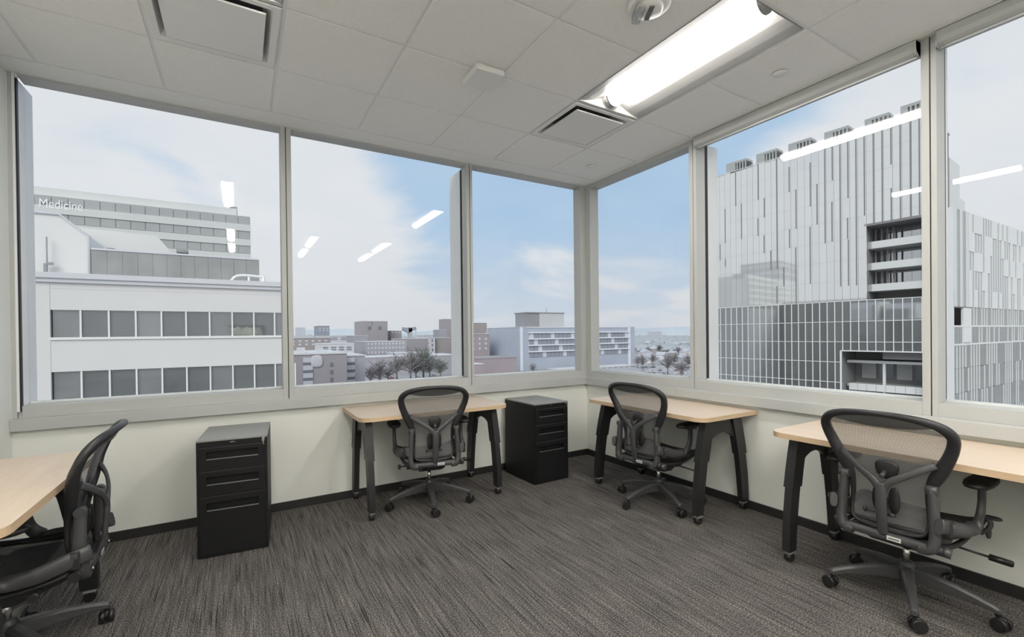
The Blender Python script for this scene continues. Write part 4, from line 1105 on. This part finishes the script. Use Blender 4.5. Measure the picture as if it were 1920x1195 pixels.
for k, (px, py, hh, m, lab) in enumerate([
    (695, 728, 17, 'twig', 'bare tree at the foot of the garage wing'), (712, 726, 19, 'twig', 'broad bare tree in front of the low grey building'), (728, 722, 15, 'twig', 'bare tree left of the parked cars'),
    (744, 716, 22, 'twig', 'pale bare tree before the snowy hall'), (770, 716, 25, 'twig', 'tall bare tree left of the evergreen'), (794, 712, 26, 'evergreen', 'dark evergreen tree in the middle window'),
    (806, 712, 19, 'twig', 'bare tree right of the evergreen'), (826, 712, 17, 'evergreen', 'low dark bush tree beside the exterior fin'), (780, 714, 20, 'evergreen', 'smaller evergreen left of the dark evergreen'),
    (1205, 693, 15, 'twig', 'bare tree at the right end of the hospital'), (1252, 704, 18, 'twig', 'round bare tree in the car park'), (1278, 710, 14, 'twig', 'slim bare tree at the front of the car park'),
    (1196, 690, 12, 'twig', 'small tree before the hospital corner'), (1290, 694, 16, 'twig', 'bare tree beside the right mullion'), (1224, 686, 13, 'twig', 'bare tree behind the parked cars'), (1264, 686, 13, 'evergreen', 'dull evergreen behind the car park'),
    (1215, 668, 14, 'evergreen', 'hazy evergreen among the houses'), (1237, 664, 16, 'evergreen', 'hazy evergreen above the car park'), (1272, 668, 15, 'twig', 'hazy bare tree among the houses'), (930, 700, 12, 'twig', 'small bare tree low in the third window'),
    (1000, 703, 10, 'twig', 'small bare tree before the hospital bands')]):
    p = at(px, py, Z=GZ); tree(p.x, p.y, hh, m, lab, 40 + k, dense=90 if m == 'evergreen' else 60)
# distant woodland filling the plain up to the hills
mb = MB(); rnd = random.Random(3)
for k in range(2600):
    px = rnd.choice([rnd.uniform(1190, 1345), rnd.uniform(540, 1190), rnd.uniform(1190, 1345), rnd.uniform(-200, 2400)]); py = 630 + 26 * rnd.random() ** 1.6 + (1100 - px) * .0 
    d_ = at(px, max(py + 4, 637 + (447 - px) * .012 + 4), Z=GZ)
    if d_.y < 480 or d_.y > 5200: continue
    s = rnd.uniform(5, 9) * max(1, d_.y / 900)
    a = rnd.uniform(0, PI)
    q = [(d_.x + s * math.cos(a + i * PI / 2), d_.y + s * math.sin(a + i * PI / 2), GZ + s * .25) for i in range(4)]
    mb.add(q + [(d_.x, d_.y, GZ + s * 1.15), (d_.x, d_.y, GZ)], [(0, 1, 4), (1, 2, 4), (2, 3, 4), (3, 0, 4), (1, 0, 5), (2, 1, 5), (3, 2, 5), (0, 3, 5)], True)
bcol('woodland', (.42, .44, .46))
tag(mb.obj('woodland', 'woodland'), 'hazy grey woodland stretching to the hills', 'trees', kind='stuff')

# car park
p = at(1240, 700, Z=GZ)
cpk = tag(MB().box(-70, 90, -60, 60, 0, .1).obj('parking_lot', 'asphalt'), 'pale asphalt car park right of the hospital', 'car park'); cpk.location = (p.x, p.y + 10, GZ)
p = at(770, 722, Z=GZ)
cp2 = tag(MB().box(-34, 50, -30, 40, 0, .1).obj('parking_lot', 'asphalt'), 'pale car park below the bare trees in the middle window', 'car park'); cp2.location = (p.x, p.y, GZ)
cc = [('car_white', (.80, .81, .83)), ('car_grey', (.25, .25, .27)), ('car_dark', (.06, .06, .07)), ('car_silver', (.50, .51, .53)), ('car_red', (.30, .10, .11))]
for n_, c_ in cc: M[n_] = mat(n_, c_, .35, noise=.03)
cars = {}
def car(ci, x, y, rz, lab):
    if ci not in cars:
        t = empty('car')
        m = cc[ci][0]
        MB().prism([(-2.2, .35), (2.2, .35), (2.25, .75), (1.5, .95), (-1.9, 1.0), (-2.25, .8)], -.9, .9, 'y').obj('body', m, t)
        MB().prism([(-1.7, .95), (1.05, .95), (.45, 1.45), (-1.25, 1.45)], -.78, .78, 'y').obj('cabin', 'window_grey', t)
        MB().box(-1.2, .42, -.76, .76, 1.44, 1.5).obj('roof', m, t)
        for wx in (-1.35, 1.35):
            for wy in (-.82, .82): MB().cyl((wx, wy - .1, .32), (wx, wy + .1, .32), .32, seg=10).obj('wheel', 'rubber', t)
        cars[ci] = t
    else: t = dup(cars[ci])
    t.location = (x, y, GZ + .1); t.rotation_euler[2] = rz
    tag(t, lab, 'car', 'cars parked in the car parks')
rnd = random.Random(9)
pcs = []
for r_, (py, x0_, x1_) in enumerate(((709, 1225, 1292), (702, 1208, 1292), (696, 1205, 1292), (690, 1203, 1292), (685, 1212, 1292))):
    px = x0_
    while px < x1_:
        if rnd.random() < .72: pcs.append((px, py))
        px += 9.5 - r_ * .7
for px, py in ((738, 719), (745, 714), (734, 711), (752, 719), (776, 714), (783, 709), (790, 714), (812, 706), (820, 709), (759, 722)): pcs.append((px, py))
names = ['white', 'grey', 'black', 'silver', 'red']
orda = ['first', 'second', 'third', 'fourth', 'fifth', 'sixth', 'seventh', 'eighth', 'ninth', 'tenth', 'eleventh', 'twelfth']
rown = {709: 'nearest row', 702: 'second row', 696: 'middle row', 690: 'fourth row', 685: 'farthest row'}
cnt = {}
for px, py in sorted(pcs):
    p = at(px, py, Z=GZ); ci = rnd.choice([0, 0, 0, 1, 2, 3, 3, 4])
    row = rown[py] + ' of the right car park' if px > 1100 else 'car park below the bare trees'
    k = cnt.get(row, 0); cnt[row] = k + 1
    car(ci, p.x, p.y, R(rnd.choice([15, 20, 12, 105])), '%s car, %s from left in the %s' % (names[ci], orda[k], row))
